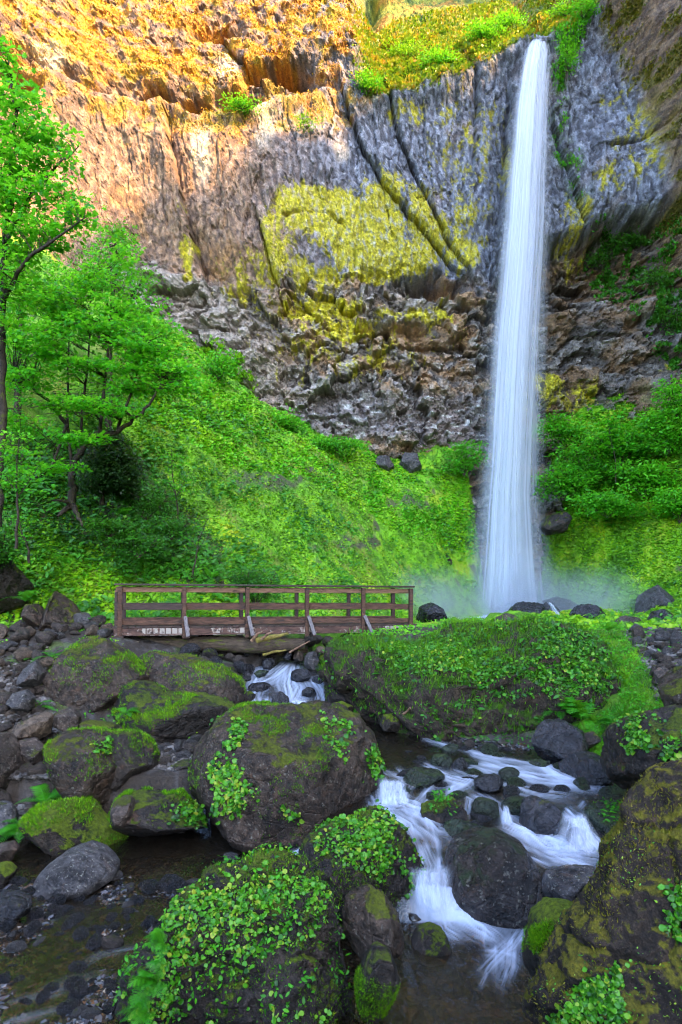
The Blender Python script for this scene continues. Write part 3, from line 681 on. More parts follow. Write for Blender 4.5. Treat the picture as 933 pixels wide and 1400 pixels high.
rock('boulder', 'big blue black boulder on the right bank of the rapids', [(724, 1012), (730, 996), (750, 987), (772, 986), (794, 998), (799, 1018), (792, 1036), (760, 1042), (735, 1036)], 9.6, .42, M_WET, 35, 6, .04, lean=.2)
rock('boulder', 'flat bluish boulder below the big blue black boulder', [(765, 1045), (775, 1032), (800, 1028), (822, 1034), (838, 1050), (832, 1068), (800, 1070), (772, 1064)], 8.9, .4, M_WET, 36, 6, .04, lean=.3)
rock('rock', 'small mossy rock between the blue black boulder and the fern', [(795, 1018), (799, 1003), (812, 1000), (820, 1010), (818, 1026), (802, 1030)], 9.7, .16, M_DARKMOSS, 37, 5, cat='rock')
rock('rock', 'small olive rock where the stream leaves the undercut bank', [(519, 990), (524, 977), (540, 973), (555, 980), (558, 994), (540, 999), (524, 998)], 11.2, .28, M_MOSS, 38, 5, cat='rock')
rock('rock', 'mossy rock under the dark undercut of the bank', [(448, 975), (452, 962), (468, 959), (482, 966), (486, 976), (470, 982), (452, 981)], 11.6, .25, M_MOSS, 39, 5, cat='rock')
# rocks of the cascade under the bridge
for i, (l, a, b_, c_, d_, m) in enumerate([('black pointed rock in the middle of the upper cascade', 369, 397, 943, 971, M_WET), ('dark rock at the right of the upper cascade', 412, 434, 938, 956, M_WET), ('rounded wet rock with water spilling over it in the upper cascade', 398, 418, 957, 976, M_WET),
    ('long dark rock on the left of the upper cascade', 337, 374, 932, 948, M_WET), ('wet brown rock at the top right of the cascade', 395, 428, 912, 930, M_WET), ('mossy rock at the lip of the upper cascade', 347, 369, 915, 924, M_GREENWET),
    ('grey blue rock by the right end of the log', 414, 438, 889, 912, M_GREY), ('mossy yellow green rock by the right end of the log', 436, 452, 890, 906, M_MOSS), ('pale rock under the right end of the log', 428, 446, 882, 893, M_TAN),
    ('large grey angular rock under the log', 285, 317, 888, 909, M_TAN), ('tan flat rock below the angular rock under the log', 294, 319, 908, 922, M_TAN), ('bright mossy rock left of the upper cascade', 311, 331, 900, 914, M_MOSS),
    ('dark rock by the left edge of the upper cascade', 318, 345, 915, 935, M_WET), ('black rock left above the upper cascade', 357, 378, 898, 912, M_WET), ('small blue rock at the top of the upper cascade', 386, 400, 890, 901, M_WET), ('brown rock above the cascade under the log', 399, 417, 888, 902, M_BROWN),
    ('dark mossy rock at the left foot of the upper cascade', 330, 352, 944, 962, M_DARKMOSS), ('wet rock at the right foot of the upper cascade', 424, 446, 924, 938, M_WET)]):
    srock(l, a, b_, c_, d_, m, 50 + i, sub=4, group='rocks of the upper cascade', dd=None if d_ > 930 else 800 and unproj_w((a + b_) / 2, max(d_, 908) + 4)[1])

# left bank
rock('boulder', 'tall pyramid shaped mossy boulder left of the bridge footing', [(56, 965), (68, 930), (84, 895), (97, 874), (112, 867), (140, 880), (178, 902), (200, 925), (192, 950), (160, 975), (110, 985), (70, 980)], 11.4, .9, M_BROWN, 101, 6, .04, 6, .015, lean=.35)
rock('boulder', 'long sloping mossy slab below the bridge log', [(178, 905), (205, 894), (250, 898), (300, 912), (330, 930), (336, 955), (318, 975), (260, 970), (200, 955), (180, 930)], 12.0, .8, M_BROWN, 102, 6, .05, 6, .015, lean=.4)
lowleft = rock('boulder', 'broad dark mossy boulder in front of the long sloping slab', [(124, 985), (136, 955), (160, 932), (190, 934), (225, 948), (280, 952), (322, 962), (326, 985), (300, 1008), (240, 1018), (180, 1010), (140, 1005)], 10.9, .75, M_DARKMOSS, 103, 6, .045, 6, .015, lean=.2)
capr = rock('boulder', 'blocky brown boulder propped above a black hollow on the left bank', [(66, 1018), (84, 1002), (130, 1000), (150, 1010), (164, 1040), (166, 1065), (150, 1092), (132, 1100), (105, 1085), (82, 1055)], 8.8, .6, M_BROWN, 104, 6, .04, 6, .014, (.8, .94), lean=.15)
rock('boulder', 'dark overhanging boulder right of the blocky brown boulder', [(132, 1010), (155, 1000), (188, 1000), (206, 1022), (214, 1048), (200, 1068), (172, 1088), (150, 1080), (140, 1050)], 9.1, .6, M_DARKMOSS, 105, 6, .04, 6, .014, lean=.1)
mossl = rock('boulder', 'low moss topped boulder beside the pool under the huge boulder', [(156, 1105), (162, 1092), (180, 1086), (225, 1090), (262, 1084), (284, 1092), (290, 1122), (270, 1142), (215, 1148), (175, 1142), (160, 1125)], 8.15, .5, M_DARKMOSS, 106, 5, .05, 6, .016)
rock('boulder', 'grey stone leaning on the low moss topped boulder', [(153, 1118), (156, 1096), (168, 1088), (180, 1092), (184, 1112), (172, 1128), (158, 1128)], 7.8, .2, M_BARE, 107, 5)
fernr = rock('boulder', 'rounded green mossy boulder behind the ferns at the pool edge', [(24, 1152), (38, 1118), (62, 1094), (88, 1086), (112, 1100), (138, 1128), (170, 1140), (172, 1156), (120, 1166), (60, 1164)], 8.0, .55, M_MOSS, 108, 5, .05, 6, .016, lean=.3)
rock('boulder', 'smooth grey stone with a dark wet foot standing in the shallow pool', [(51, 1205), (60, 1188), (80, 1172), (110, 1162), (135, 1168), (158, 1186), (160, 1196), (140, 1208), (100, 1216), (60, 1216)], 6.95, .45, M_GREY, 109, 4, .03, 5, .008, (.85, .96), lean=.3)
rock('boulder', 'tan wedge of broken rock on the left bank', [(3, 1008), (28, 988), (58, 974), (68, 980), (66, 1006), (48, 1015), (12, 1014)], 9.6, .35, M_TAN, 110, 9, .02, lean=.2)
rock('boulder', 'large tan boulder cut by the left edge of the frame', [(-45, 1030), (-20, 1006), (2, 1004), (16, 1024), (23, 1050), (14, 1076), (-20, 1085)], 8.8, .5, M_BARE, 111, 5, .03)
rock('boulder', 'brown blocky stone below the tan wedge', [(20, 1030), (28, 1012), (44, 1010), (58, 1024), (54, 1042), (36, 1044)], 9.2, .25, M_BARE, 112, 8)
rock('boulder', 'grey rounded stone at the left edge above the pool', [(-20, 1115), (-4, 1098), (15, 1100), (24, 1118), (18, 1140), (-10, 1145)], 8.1, .3, M_GREY, 113, 5)
rock('rock', 'pale flat stone at the left edge in the pool', [(-25, 1185), (-10, 1158), (12, 1154), (22, 1164), (12, 1180), (-10, 1190)], 7.4, .25, M_BARE, 114, 4, cat='rock')
rock('rock', 'mossy stone at the left edge in the pool', [(-25, 1205), (-10, 1184), (8, 1182), (20, 1192), (14, 1204), (-8, 1210)], 6.9, .2, M_MOSS, 115, 4, cat='rock')
rock('rock', 'dark wet stone at the left edge of the shallow gravel', [(-20, 1245), (-5, 1222), (20, 1224), (38, 1228), (46, 1236), (40, 1248), (10, 1256)], 6.1, .2, M_WET, 116, 4, cat='rock')
rock('boulder', 'round grey stone on the rubble of the left bank', [(12, 960), (18, 948), (34, 944), (46, 954), (44, 970), (28, 976), (14, 972)], 10.4, .25, M_GREY, 117, 4)
rock('boulder', 'broken grey rock above the tan wedge', [(24, 930), (34, 912), (48, 903), (58, 920), (54, 938), (34, 942)], 11, .3, M_GREY, 118, 8)
rock('boulder', 'dark angular rock behind the tan wedge', [(70, 990), (78, 972), (94, 968), (108, 980), (106, 996), (84, 1002)], 9.9, .3, M_BARE, 119, 8)
rock('boulder', 'flat mossy stone between the pyramid boulder and the blocky boulder', [(104, 992), (116, 986), (150, 990), (168, 998), (160, 1008), (120, 1008)], 10.0, .3, M_BROWN, 120, 5)
rock('boulder', 'big brown rock beside the trail at the foot of the left slope', [(54, 862), (56, 838), (62, 815), (74, 808), (90, 822), (102, 838), (116, 850), (118, 864), (80, 872)], 15, .8, M_BROWN, 121, 6, .06)
rock('boulder', 'low brown rock left of the big rock beside the trail', [(22, 845), (30, 828), (46, 826), (62, 845), (66, 860), (40, 866)], 14.6, .6, M_BROWN, 122, 6, .06)
rock('boulder', 'shaded rock at the left edge below the dark shrub', [(-30, 800), (-8, 748), (8, 752), (22, 775), (40, 800), (30, 828), (0, 840), (-25, 830)], 15.5, .8, M_DARKMOSS, 123, 6, .08)
rock('log', 'flat black driftwood slab over the hollow behind the low moss topped boulder', [(200, 1068), (205, 1058), (250, 1040), (262, 1042), (262, 1052), (215, 1072)], 9.2, .25, M_DARKMOSS, 124, 3, .04, cat='log')
# the planted mound on the right of the stream
mound = rock('earth_mound', 'large rounded mound covered in leaves and grass right of the bridge', [(452, 962), (446, 915), (452, 884), (478, 880), (520, 884), (570, 890), (620, 880), (664, 866), (716, 857), (766, 858), (802, 874), (838, 898), (856, 935), (842, 962), (800, 982), (740, 1002), (650, 1010), (560, 1000), (500, 985)], 12.4, 1.6, rock_mat('planted_mound', (.02, .014, .01), (.07, .05, .035), .95, mossc=((.02, .06, .004), (.08, .16, .010)), rough=.8, scale=.8), 130, 5, .15, 6, .02, (.85, .95), lean=.3, cat='mound')
under = rock('boulder', 'dark undercut rock beneath the right end of the bridge', [(446, 958), (444, 905), (450, 878), (480, 868), (512, 872), (520, 900), (515, 950), (490, 975)], 12.9, 1.1, M_DARKMOSS, 131, 6, .08, 6, .02)
# rocks at the foot of the fall
for i, (l, px, d, m) in enumerate([('wet conical rock standing in the foot of the fall', [(688, 852), (700, 832), (716, 818), (730, 818), (742, 830), (752, 852), (730, 870), (700, 870)], 33, M_WET),
    ('dark rock split by a thread of water right of the fall', [(742, 830), (750, 822), (762, 832), (772, 850), (760, 862), (748, 855)], 33.5, M_WET), ('flat wet rock behind the split rock', [(745, 822), (765, 816), (790, 826), (796, 842), (770, 848)], 36, M_WET),
    ('broad dark boulder right of the fall', [(776, 862), (786, 835), (803, 820), (818, 832), (836, 852), (830, 872), (800, 875)], 30, M_WET), ('grey boulder in the mist at the foot of the right slope', [(868, 840), (880, 815), (905, 800), (925, 815), (935, 845), (900, 860)], 33, M_GREY),
    ('dark rock in the mist left of the fall', [(570, 848), (575, 830), (590, 824), (606, 832), (612, 848), (590, 858)], 30, M_WET), ('dark ledge rock on the left slope near the fall', [(582, 770), (590, 752), (605, 750), (618, 768), (610, 790), (590, 790)], 39.2, M_DARKMOSS),
    ('mossy dark rock on the right slope', [(736, 722), (750, 705), (768, 700), (778, 708), (770, 728), (745, 732)], 39.5, M_DARKMOSS),
    ('dark rock showing through the left slope', [(418, 768), (428, 752), (444, 754), (450, 770), (440, 785), (424, 782)], 30.0, M_WET),
    ('pale rock at the cliff foot above the left slope', [(508, 640), (516, 624), (532, 624), (540, 640), (524, 652)], 40.6, M_GREY), ('second pale rock at the cliff foot above the left slope', [(544, 640), (552, 620), (570, 622), (576, 642), (560, 654)], 41.1, M_GREY)]):
    rock('boulder', l, px, d, max(1.0, (px[3][0] - px[0][0]) / F * d * .8), m, 140 + i, 7, .06, 5)
rock('rock', 'brown rock on the rim in front of the waterfall', [(672, 858), (680, 844), (694, 838), (710, 842), (716, 852), (700, 860)], 17.5, .4, M_BARE, 160, 7, cat='rock')
rock('rock', 'brown wet rock at the end of the trail on the right', [(888, 850), (894, 836), (908, 831), (920, 840), (922, 854), (904, 860)], 19, .45, M_WET, 161, 6, cat='rock')
rock('rock', 'flat dark rock on the trail right of the mound', [(836, 850), (850, 842), (872, 844), (878, 856), (850, 862)], 19, .4, M_BARE, 162, 6, cat='rock')
rock('rock', 'reddish stone among the grass on the right bank', [(893, 935), (896, 916), (908, 908), (916, 920), (912, 938)], 10.8, .16, M_BARE, 163, 6, cat='rock')

# ---- stones one can count: a few shapes, many copies
def stone_mesh(i, mat, k=9):
    rng = np.random.default_rng(500 + i); V, Fc = ico(3); V = V * np.array([1, rng.uniform(.6, .9), rng.uniform(.45, .75)])
    for _ in range(k):
        m = rng.normal(size=3); m /= np.linalg.norm(m); pr = V @ m; h = pr.max() * rng.uniform(.62, .85); V = V - np.outer(np.maximum(pr - h, 0) * .95, m)
    V = V + vnormals(V, Fc) * (fbm(V * 2 + i * 7, 3) * .06)[:, None]
    V[:, 2] -= V[:, 2].min()
    return make_mesh('stone', V, Fc, mat)
def scatter_stones(n, region, size, mats, label, group, sink=.25, seed=0, shapes=5, k=9, name='stone', avoid_water=False, gap=.6):
    rng = np.random.default_rng(900 + seed); ms = [stone_mesh(seed * 10 + i, mats[i % len(mats)], k) for i in range(shapes)]
    us, vs_ = np.array(region)[:, 0], np.array(region)[:, 1]; got = []; tries = 0
    while len(got) < n and tries < n * 60:
        tries += 1
        u, v = rng.uniform(us.min(), us.max()), rng.uniform(vs_.min(), vs_.max())
        if sdist(np.array([u]), np.array([v]), np.array(region, float))[0] > 0: continue
        h = ray_ground(u, v)
        if h is None: continue
        x, y, z = h
        s = rng.uniform(*size) if rng.random() < .75 else rng.uniform(size[1], size[1] * 1.5)
        if any((x - a) ** 2 + (y - b) ** 2 < (gap * (s + c)) ** 2 for a, b, c in got): continue
        got.append((x, y, s))
        o = link(name, ms[rng.integers(len(ms))], loc=(x, y, z - s * sink * .6)); o.scale = (s * rng.uniform(.8, 1.3), s * rng.uniform(.8, 1.2), s * rng.uniform(.8, 1.2))
        o.rotation_euler = (rng.uniform(-.35, .35), rng.uniform(-.35, .35), rng.uniform(0, 6.28)); tag(o, label, 'stone', group)
scatter_stones(75, [(0, 880), (60, 878), (70, 900), (55, 965), (70, 1000), (60, 1080), (20, 1110), (0, 1110)], (.09, .17), [M_BARE, M_GREY, M_BARE, M_TAN], 'loose angular stone in the rubble of the left bank', 'rubble stones on the left bank', seed=1)
scatter_stones(26, [(0, 858), (150, 856), (158, 872), (0, 880)], (.14, .26), [M_BARE, M_GREY, M_TAN], 'stone in the rough border along the trail left of the bridge', 'stones bordering the trail', seed=2)
scatter_stones(26, [(205, 1010), (270, 1008), (272, 1030), (240, 1050), (205, 1045)], (.06, .13), [M_GREY, M_BARE], 'small stone on the gravel between the left bank boulders', 'stones on the gravel patch', seed=3)
scatter_stones(45, [(265, 880), (450, 880), (452, 925), (440, 935), (430, 900), (350, 905), (330, 945), (300, 930), (262, 900)], (.11, .22), [M_WET, M_DARKMOSS, M_BARE, M_GREENWET], 'dark stone beside the upper cascade under the bridge', 'stones along the upper cascade', seed=4)
scatter_stones(150, [(0, 1195), (180, 1200), (330, 1185), (300, 1230), (200, 1310), (175, 1400), (0, 1400)], (.045, .085), [M_WET, M_WET, M_GREY], 'wet cobble in the shallow gravel pool at the lower left', 'cobbles in the shallow pool', seed=5, k=5, name='cobble')
scatter_stones(34, [(865, 868), (933, 860), (933, 930), (900, 935), (880, 900)], (.07, .16), [M_BARE, M_GREY], 'stone on the earth of the trail at the right', 'stones on the right trail', seed=6)
scatter_stones(45, [(500, 995), (560, 1003), (722, 1030), (722, 1045), (640, 1032), (560, 1018), (500, 1005)], (.05, .10), [M_WET, M_BARE], 'small stone on the gravel bar below the mound', 'stones on the gravel bar', seed=7)
for (l, u, v, s, m) in [('pale blue cobble in front of the smooth grey stone', 155, 1206, .11, M_GREY), ('brown wet cobble in front of the smooth grey stone', 124, 1212, .13, M_BARE), ('reddish round cobble in the middle of the shallow gravel', 154, 1298, .10, M_BARE), ('dark round cobble by the fern of the foreground boulder', 98, 1388, .12, M_WET), ('small pale cobble at the foot of the huge boulder', 315, 1190, .10, M_GREY)]:
    h = ray_ground(u, v); o = link('cobble', stone_mesh(90 + int(u), m, 4), loc=(h[0], h[1], max(h[2], -.05) - .01)); o.scale = (s, s, s * .9); tag(o, l, 'stone', 'cobbles picked out by their colour')

scatter_stones(52, [(530, 1040), (640, 1035), (760, 1050), (850, 1085), (850, 1170), (760, 1180), (700, 1150), (600, 1150), (540, 1110)], (.09, .19), [M_WET, M_GREENWET, M_WET], 'small wet dark stone breaking the surface of the rapids', 'small stones in the rapids', seed=8, k=6, sink=-.1)
scatter_stones(14, [(560, 1255), (720, 1262), (720, 1340), (600, 1330)], (.07, .14), [M_WET], 'small wet stone in the lower pool', 'small stones in the lower pool', seed=9, k=5)
# gravel too small to count
def gravel(name, label, region, n, size, cols, seed, lift=.0, dens=None):
    rng = np.random.default_rng(seed); reg = np.array(region, float); V0, F0 = ico(2)
    u = rng.uniform(reg[:, 0].min(), reg[:, 0].max(), n * 4); v = rng.uniform(reg[:, 1].min(), reg[:, 1].max(), n * 4)
    ok = sdist(u, v, reg) < 0; u, v = u[ok][:n], v[ok][:n]
    d = np.full(len(u), 8.); 
    for _ in range(14):
        x = (u - CX) / F * d; z = H(x, d); d = .5 * d + .5 * np.clip((CZ - z) * F / (v - VH), 2, 30)
    x = (u - CX) / F * d; z = H(x, d)
    m = len(x); s = rng.uniform(size[0], size[1], m) * rng.choice([1, 1, 1.5], m)
    sc = np.stack([s, s * rng.uniform(.6, 1, m), s * rng.uniform(.35, .7, m)], 1); a = rng.uniform(0, 6.28, m)
    W = V0[None] * (1 + .18 * rng.normal(size=(m, len(V0), 1))) * sc[:, None]
    R = np.stack([W[..., 0] * np.cos(a)[:, None] - W[..., 1] * np.sin(a)[:, None], W[..., 0] * np.sin(a)[:, None] + W[..., 1] * np.cos(a)[:, None], W[..., 2]], -1)
    R += np.stack([x, d, z + s * .15 + lift], 1)[:, None]
    Fc = (F0[None] + np.arange(m)[:, None, None] * len(V0)).reshape(-1, 3)
    o = world_obj(name, R.reshape(-1, 3), Fc, cols, smooth=False, attrs={'var': np.repeat(rng.random(m), len(V0))}); tag(o, label, None, None, 'stuff'); return o
def pebble_mat(name, stops, rough):
    t = NT(name); v = t.attr('var').outputs['Fac']
    return t.done(t.bsdf(t.mix(t.math('MULTIPLY', t.noise(t.obj(), 30, 4), .5), t.ramp(v, stops), (.02, .02, .02)), rough, .5))
M_PEBW = pebble_mat('wet_pebbles', [(0, (.006, .006, .008)), (.5, (.022, .017, .014)), (.8, (.05, .028, .014)), (.94, (.045, .045, .06)), (1, (.14, .12, .12))], .16)
M_PEBD = pebble_mat('dry_pebbles', [(0, (.02, .016, .014)), (.5, (.065, .052, .045)), (.8, (.12, .10, .09)), (1, (.22, .20, .19))], .6)
gravel('gravel', 'wet dark pebbles on the bed of the shallow pool', [(-20, 1180), (330, 1170), (420, 1185), (200, 1330), (180, 1420), (-20, 1420)], 10000, (.014, .042), M_PEBW, 1)
gravel('gravel', 'brown pebbles on the bed of the lower pool', [(480, 1290), (560, 1240), (700, 1240), (740, 1290), (700, 1420), (480, 1420)], 1300, (.02, .07), M_PEBW, 2)
gravel('gravel', 'wet gravel of the bar below the mound', [(500, 985), (560, 1000), (722, 1022), (728, 1045), (640, 1034), (560, 1020), (495, 1008)], 1800, (.02, .045), M_PEBW, 3)
gravel('gravel', 'grey gravel between the left bank boulders', [(205, 1000), (275, 1000), (275, 1035), (240, 1055), (200, 1050)], 1300, (.015, .04), M_PEBD, 4)
gravel('gravel', 'broken stone rubble of the left bank', [(-20, 870), (70, 868), (75, 960), (70, 1090), (20, 1150), (-20, 1150)], 3500, (.02, .06), M_PEBD, 5)
gravel('gravel', 'loose stone on the trail at the right', [(840, 850), (940, 845), (940, 935), (900, 940), (870, 890)], 1100, (.02, .06), M_PEBD, 6)
# ------------------------------------------------------------------ stream
ws = np.linspace(-.60, .52, 780); wv_ = np.concatenate([np.geomspace(1460, 1100, 300), np.geomspace(1098, 896, 240)])
wy = (CZ - .35) * F / (wv_ - VH); wyy, wss = np.meshgrid(wy, ws, indexing='ij')
wxx = wss * wyy; x_, y_ = wxx.ravel(), wyy.ravel(); z_ = Wz(x_, y_)
pu = CX + F * x_ / y_; pv = VH - F * (z_ - CZ) / y_
sdw = sdist(x_, y_)
foam = np.zeros(len(x_)); bumpz = np.zeros(len(x_))
def stroke(pl, w0, w1, s, seed, streak=1.0):
    """white water drawn out along a current line; coordinates are those of the photograph, laid on the water surface"""
    global foam, bumpz
    pl = np.array(pl, float); L = np.concatenate([[0], np.cumsum(np.hypot(*np.diff(pl, axis=0).T))])
    lo = pl.min(0) - max(w0, w1) * 1.6; hi = pl.max(0) + max(w0, w1) * 1.6
    m = np.where((pu > lo[0]) & (pu < hi[0]) & (pv > lo[1]) & (pv < hi[1]))[0]; u, v = pu[m], pv[m]
    best = np.full(len(m), 1e9); al = np.zeros(len(m)); ac = np.zeros(len(m))
    for i, ((ax, ay), (bx, by)) in enumerate(zip(pl[:-1], pl[1:])):
        ex, ey = bx - ax, by - ay; le = math.hypot(ex, ey); t = np.clip(((u - ax) * ex + (v - ay) * ey) / le ** 2, 0, 1)
        dx, dy = u - ax - t * ex, v - ay - t * ey; d = np.hypot(dx, dy); k = d < best
        best = np.where(k, d, best); al = np.where(k, L[i] + t * le, al); ac = np.where(k, (dx * ey - dy * ex) / le, ac)
    tt = al / L[-1]; w = w0 + (w1 - w0) * tt
    nz = .5 + .8 * fbm(P3(ac * .30 + seed * 7, al * .022, 0 * al), 3) + .45 * fbm(P3(ac * .6, al * .05 + seed, 0 * al + 5), 2)
    prof = np.exp(-(best / (w * .74)) ** 2.2) * sst(0, .2, tt + .03) * sst(1.0, .55, tt)
    f = np.clip(prof * s * (1 - streak * 1.0 * np.clip(1 - nz, 0, 1.2)), 0, 1)
    foam[m] = 1 - (1 - foam[m]) * (1 - f); bumpz[m] += f * .025
S = stroke
S([(400, 900), (385, 915), (372, 925), (352, 935), (340, 962)], 14, 20, 1.0, 1); S([(405, 903), (400, 922), (412, 940), (405, 955), (390, 975)], 16, 20, .95, 2)
S([(398, 915), (392, 935), (398, 960), (420, 978)], 16, 26, 1.0, 3); S([(425, 925), (438, 945), (444, 968), (430, 982)], 10, 18, .9, 4); S([(350, 930), (345, 955), (352, 975)], 12, 16, 1., 5)
S([(360, 908), (352, 922), (345, 945)], 10, 12, .8, 6); S([(365, 950), (362, 975), (400, 985)], 14, 14, .9, 61)
# upper rapids
S([(540, 1048), (550, 1060), (590, 1068), (620, 1085)], 8, 14, .7, 7); S([(575, 1045), (605, 1062), (640, 1072), (655, 1088)], 9, 14, 1.0, 8); S([(610, 1088), (640, 1070), (655, 1056)], 12, 8, .8, 9)
S([(640, 1030), (672, 1038), (700, 1048)], 6, 9, .75, 10); S([(650, 1040), (690, 1052), (740, 1062), (790, 1068), (840, 1080)], 6, 12, .75, 11); S([(735, 1042), (752, 1056), (770, 1066), (815, 1078)], 10, 12, 1.0, 12)
S([(690, 1070), (720, 1082), (770, 1088), (800, 1098)], 9, 12, .6, 13); S([(700, 1060), (740, 1070), (800, 1076), (850, 1086)], 7, 9, .6, 14)
S([(522, 1060), (524, 1080), (528, 1100), (545, 1108)], 12, 16, .95, 15); S([(545, 1068), (548, 1088), (560, 1102)], 9, 12, .8, 16); S([(515, 1095), (550, 1100), (580, 1112), (600, 1135), (630, 1140)], 16, 12, 1.0, 17)
S([(560, 1095), (575, 1115), (600, 1130)], 12, 12, .8, 18); S([(505, 1100), (530, 1112), (560, 1130), (575, 1165)], 14, 14, .8, 19)
S([(642, 1092), (640, 1110), (640, 1122)], 6, 8, .8, 20); S([(690, 1102), (692, 1122), (694, 1134)], 6, 12, 1., 21); S([(685, 1125), (715, 1138), (760, 1150), (800, 1165)], 14, 14, .9, 22)
S([(700, 1128), (745, 1160), (800, 1185), (830, 1195)], 14, 22, .95, 23); S([(770, 1105), (786, 1120), (790, 1132), (770, 1145)], 10, 10, 1.0, 24); S([(786, 1112), (800, 1130), (812, 1152), (840, 1168)], 12, 16, 1.0, 25)
S([(740, 1165), (790, 1170), (850, 1180)], 12, 14, .8, 26); S([(752, 1148), (765, 1160), (800, 1160), (830, 1158)], 9, 12, .9, 27); S([(800, 1095), (790, 1108)], 5, 8, .6, 28)
# run beside and below the big smooth rock
S([(575, 1150), (590, 1185), (585, 1215), (580, 1235)], 20, 14, .7, 29); S([(600, 1170), (605, 1200), (600, 1232)], 9, 10, .7, 30); S([(580, 1185), (575, 1215), (590, 1240), (620, 1250)], 14, 18, 1.0, 31)
S([(575, 1200), (600, 1232), (640, 1250), (690, 1262), (730, 1258)], 16, 16, 1.0, 32); S([(590, 1240), (640, 1258), (680, 1285), (700, 1310)], 22, 20, .95, 33); S([(600, 1245), (610, 1270), (640, 1292)], 18, 12, .7, 34)
S([(700, 1250), (728, 1252), (735, 1270), (700, 1290)], 12, 16, 1.0, 35); S([(715, 1270), (700, 1295), (670, 1320), (650, 1345)], 14, 18, .75, 36); S([(700, 1280), (695, 1320), (680, 1365)], 16, 14, .55, 37); S([(650, 1262), (620, 1256), (580, 1255)], 10, 12, .8, 38)
S([(660, 1300), (700, 1310), (720, 1330)], 10, 14, .5, 39)
_fam = [[(540, 1050), (600, 1075), (570, 1110), (592, 1170), (585, 1235), (650, 1268), (690, 1330)], [(640, 1032), (700, 1052), (780, 1070), (860, 1092)], [(600, 1075), (690, 1122), (760, 1152), (850, 1196)], [(590, 1235), (690, 1262), (690, 1330), (660, 1385)], [(560, 1012), (640, 1034), (740, 1052), (840, 1078)], [(515, 1060), (540, 1110), (590, 1150), (600, 1230)], [(700, 1150), (760, 1180), (840, 1200)]]
for i in range(64):
    fm = np.array(_fam[i % 7], float); a = RNG.uniform(0, .65); b = a + RNG.uniform(.18, .38); tt_ = np.linspace(a, min(b, 1), 5) * (len(fm) - 1)
    S([(np.interp(q, np.arange(len(fm)), fm[:, 0]) + dx_, np.interp(q, np.arange(len(fm)), fm[:, 1]) + dy_) for dx_, dy_ in [(RNG.normal() * 22, RNG.normal() * 9)] for q in tt_], RNG.uniform(2.5, 5), RNG.uniform(3, 8), RNG.uniform(.35, .85), 100 + i)
# little run under the huge boulder, faint light glints painted in as foam on the shallows
S([(425, 1158), (400, 1168), (365, 1176), (335, 1178)], 13, 9, .75, 40); S([(415, 1165), (395, 1172), (375, 1182)], 9, 7, .8, 41)
for i in range(10):
    a = RNG.uniform(0, 300); b = RNG.uniform(1215, 1380); S([(a, b), (a - RNG.uniform(30, 70), b + RNG.uniform(8, 24)), (a - 110, b + RNG.uniform(24, 40))], 6, 9, RNG.uniform(.08, .16), 60 + i)
Wy = (Wz(x_, y_ + .03) - Wz(x_, y_ - .03)) / .06
stp = sst(.12, .6, Wy) * sst(-.02, -.2, sdw) * np.clip(.75 + .9 * fbm(P3(x_ * 9, y_ * .8, 0 * x_), 3), 0, 1)
stp = stp * sst(548, 575, pu)
foam = 1 - (1 - foam) * (1 - .6 * stp)
rip = fbm(P3(x_ * 3, y_ * 1.4, z_ * 0), 4) * .012 + fbm(P3(x_ * 11, y_ * 5, z_ * 0 + 3), 3) * .004
zz = z_ + rip + bumpz
t = NT('stream_water'); o_ = t.obj(); ff = t.attr('foam').outputs['Fac']
mp = t.n('ShaderNodeMapping', {'Vector': o_, 'Scale': (1, .5, 1)}).outputs[0]
wb = t.bump(t.math('ADD', t.noise(mp, 9, 4, .6, .6), t.math('MULTIPLY', t.noise(mp, 32, 3), .25)), .55, .05)
tr = t.n('ShaderNodeBsdfTransparent', {'Color': (.62, .48, .30, 1)}).outputs[0]
gl = t.n('ShaderNodeBsdfGlossy', {'Color': (.9, .95, 1, 1), 'Roughness': .12, 'Normal': wb}).outputs[0]
fr = t.n('ShaderNodeFresnel', {'IOR': 1.45, 'Normal': wb}).outputs[0]
body = t.n('ShaderNodeMixShader', {0: t.math('MULTIPLY', fr, 1.35, clamp=True), 1: t.n('ShaderNodeMixShader', {0: .22, 1: tr, 2: t.bsdf((.035, .026, .016), .3, .5)}).outputs[0], 2: gl}).outputs[0]
silk = t.n('ShaderNodeMixShader', {0: .25, 1: t.bsdf((.66, .74, .92), .5, .4, wb), 2: t.n('ShaderNodeBsdfTranslucent', {'Color': (.72, .8, .95, 1)}).outputs[0]}).outputs[0]
wm = t.done(t.n('ShaderNodeMixShader', {0: t.math('POWER', ff, 1.15), 1: body, 2: silk}).outputs[0])
keep = (sdw < .25)
fcs = grid_faces(len(wy), len(ws), keep); used = np.unique(fcs); remap = np.zeros(len(x_), int); remap[used] = np.arange(len(used))
me = make_mesh('stream', P3(x_, y_, zz)[used], remap[fcs], wm, attrs={'foam': foam[used]})
tag(link('stream', me), 'stream of dark clear water with silky white rapids', kind='structure')
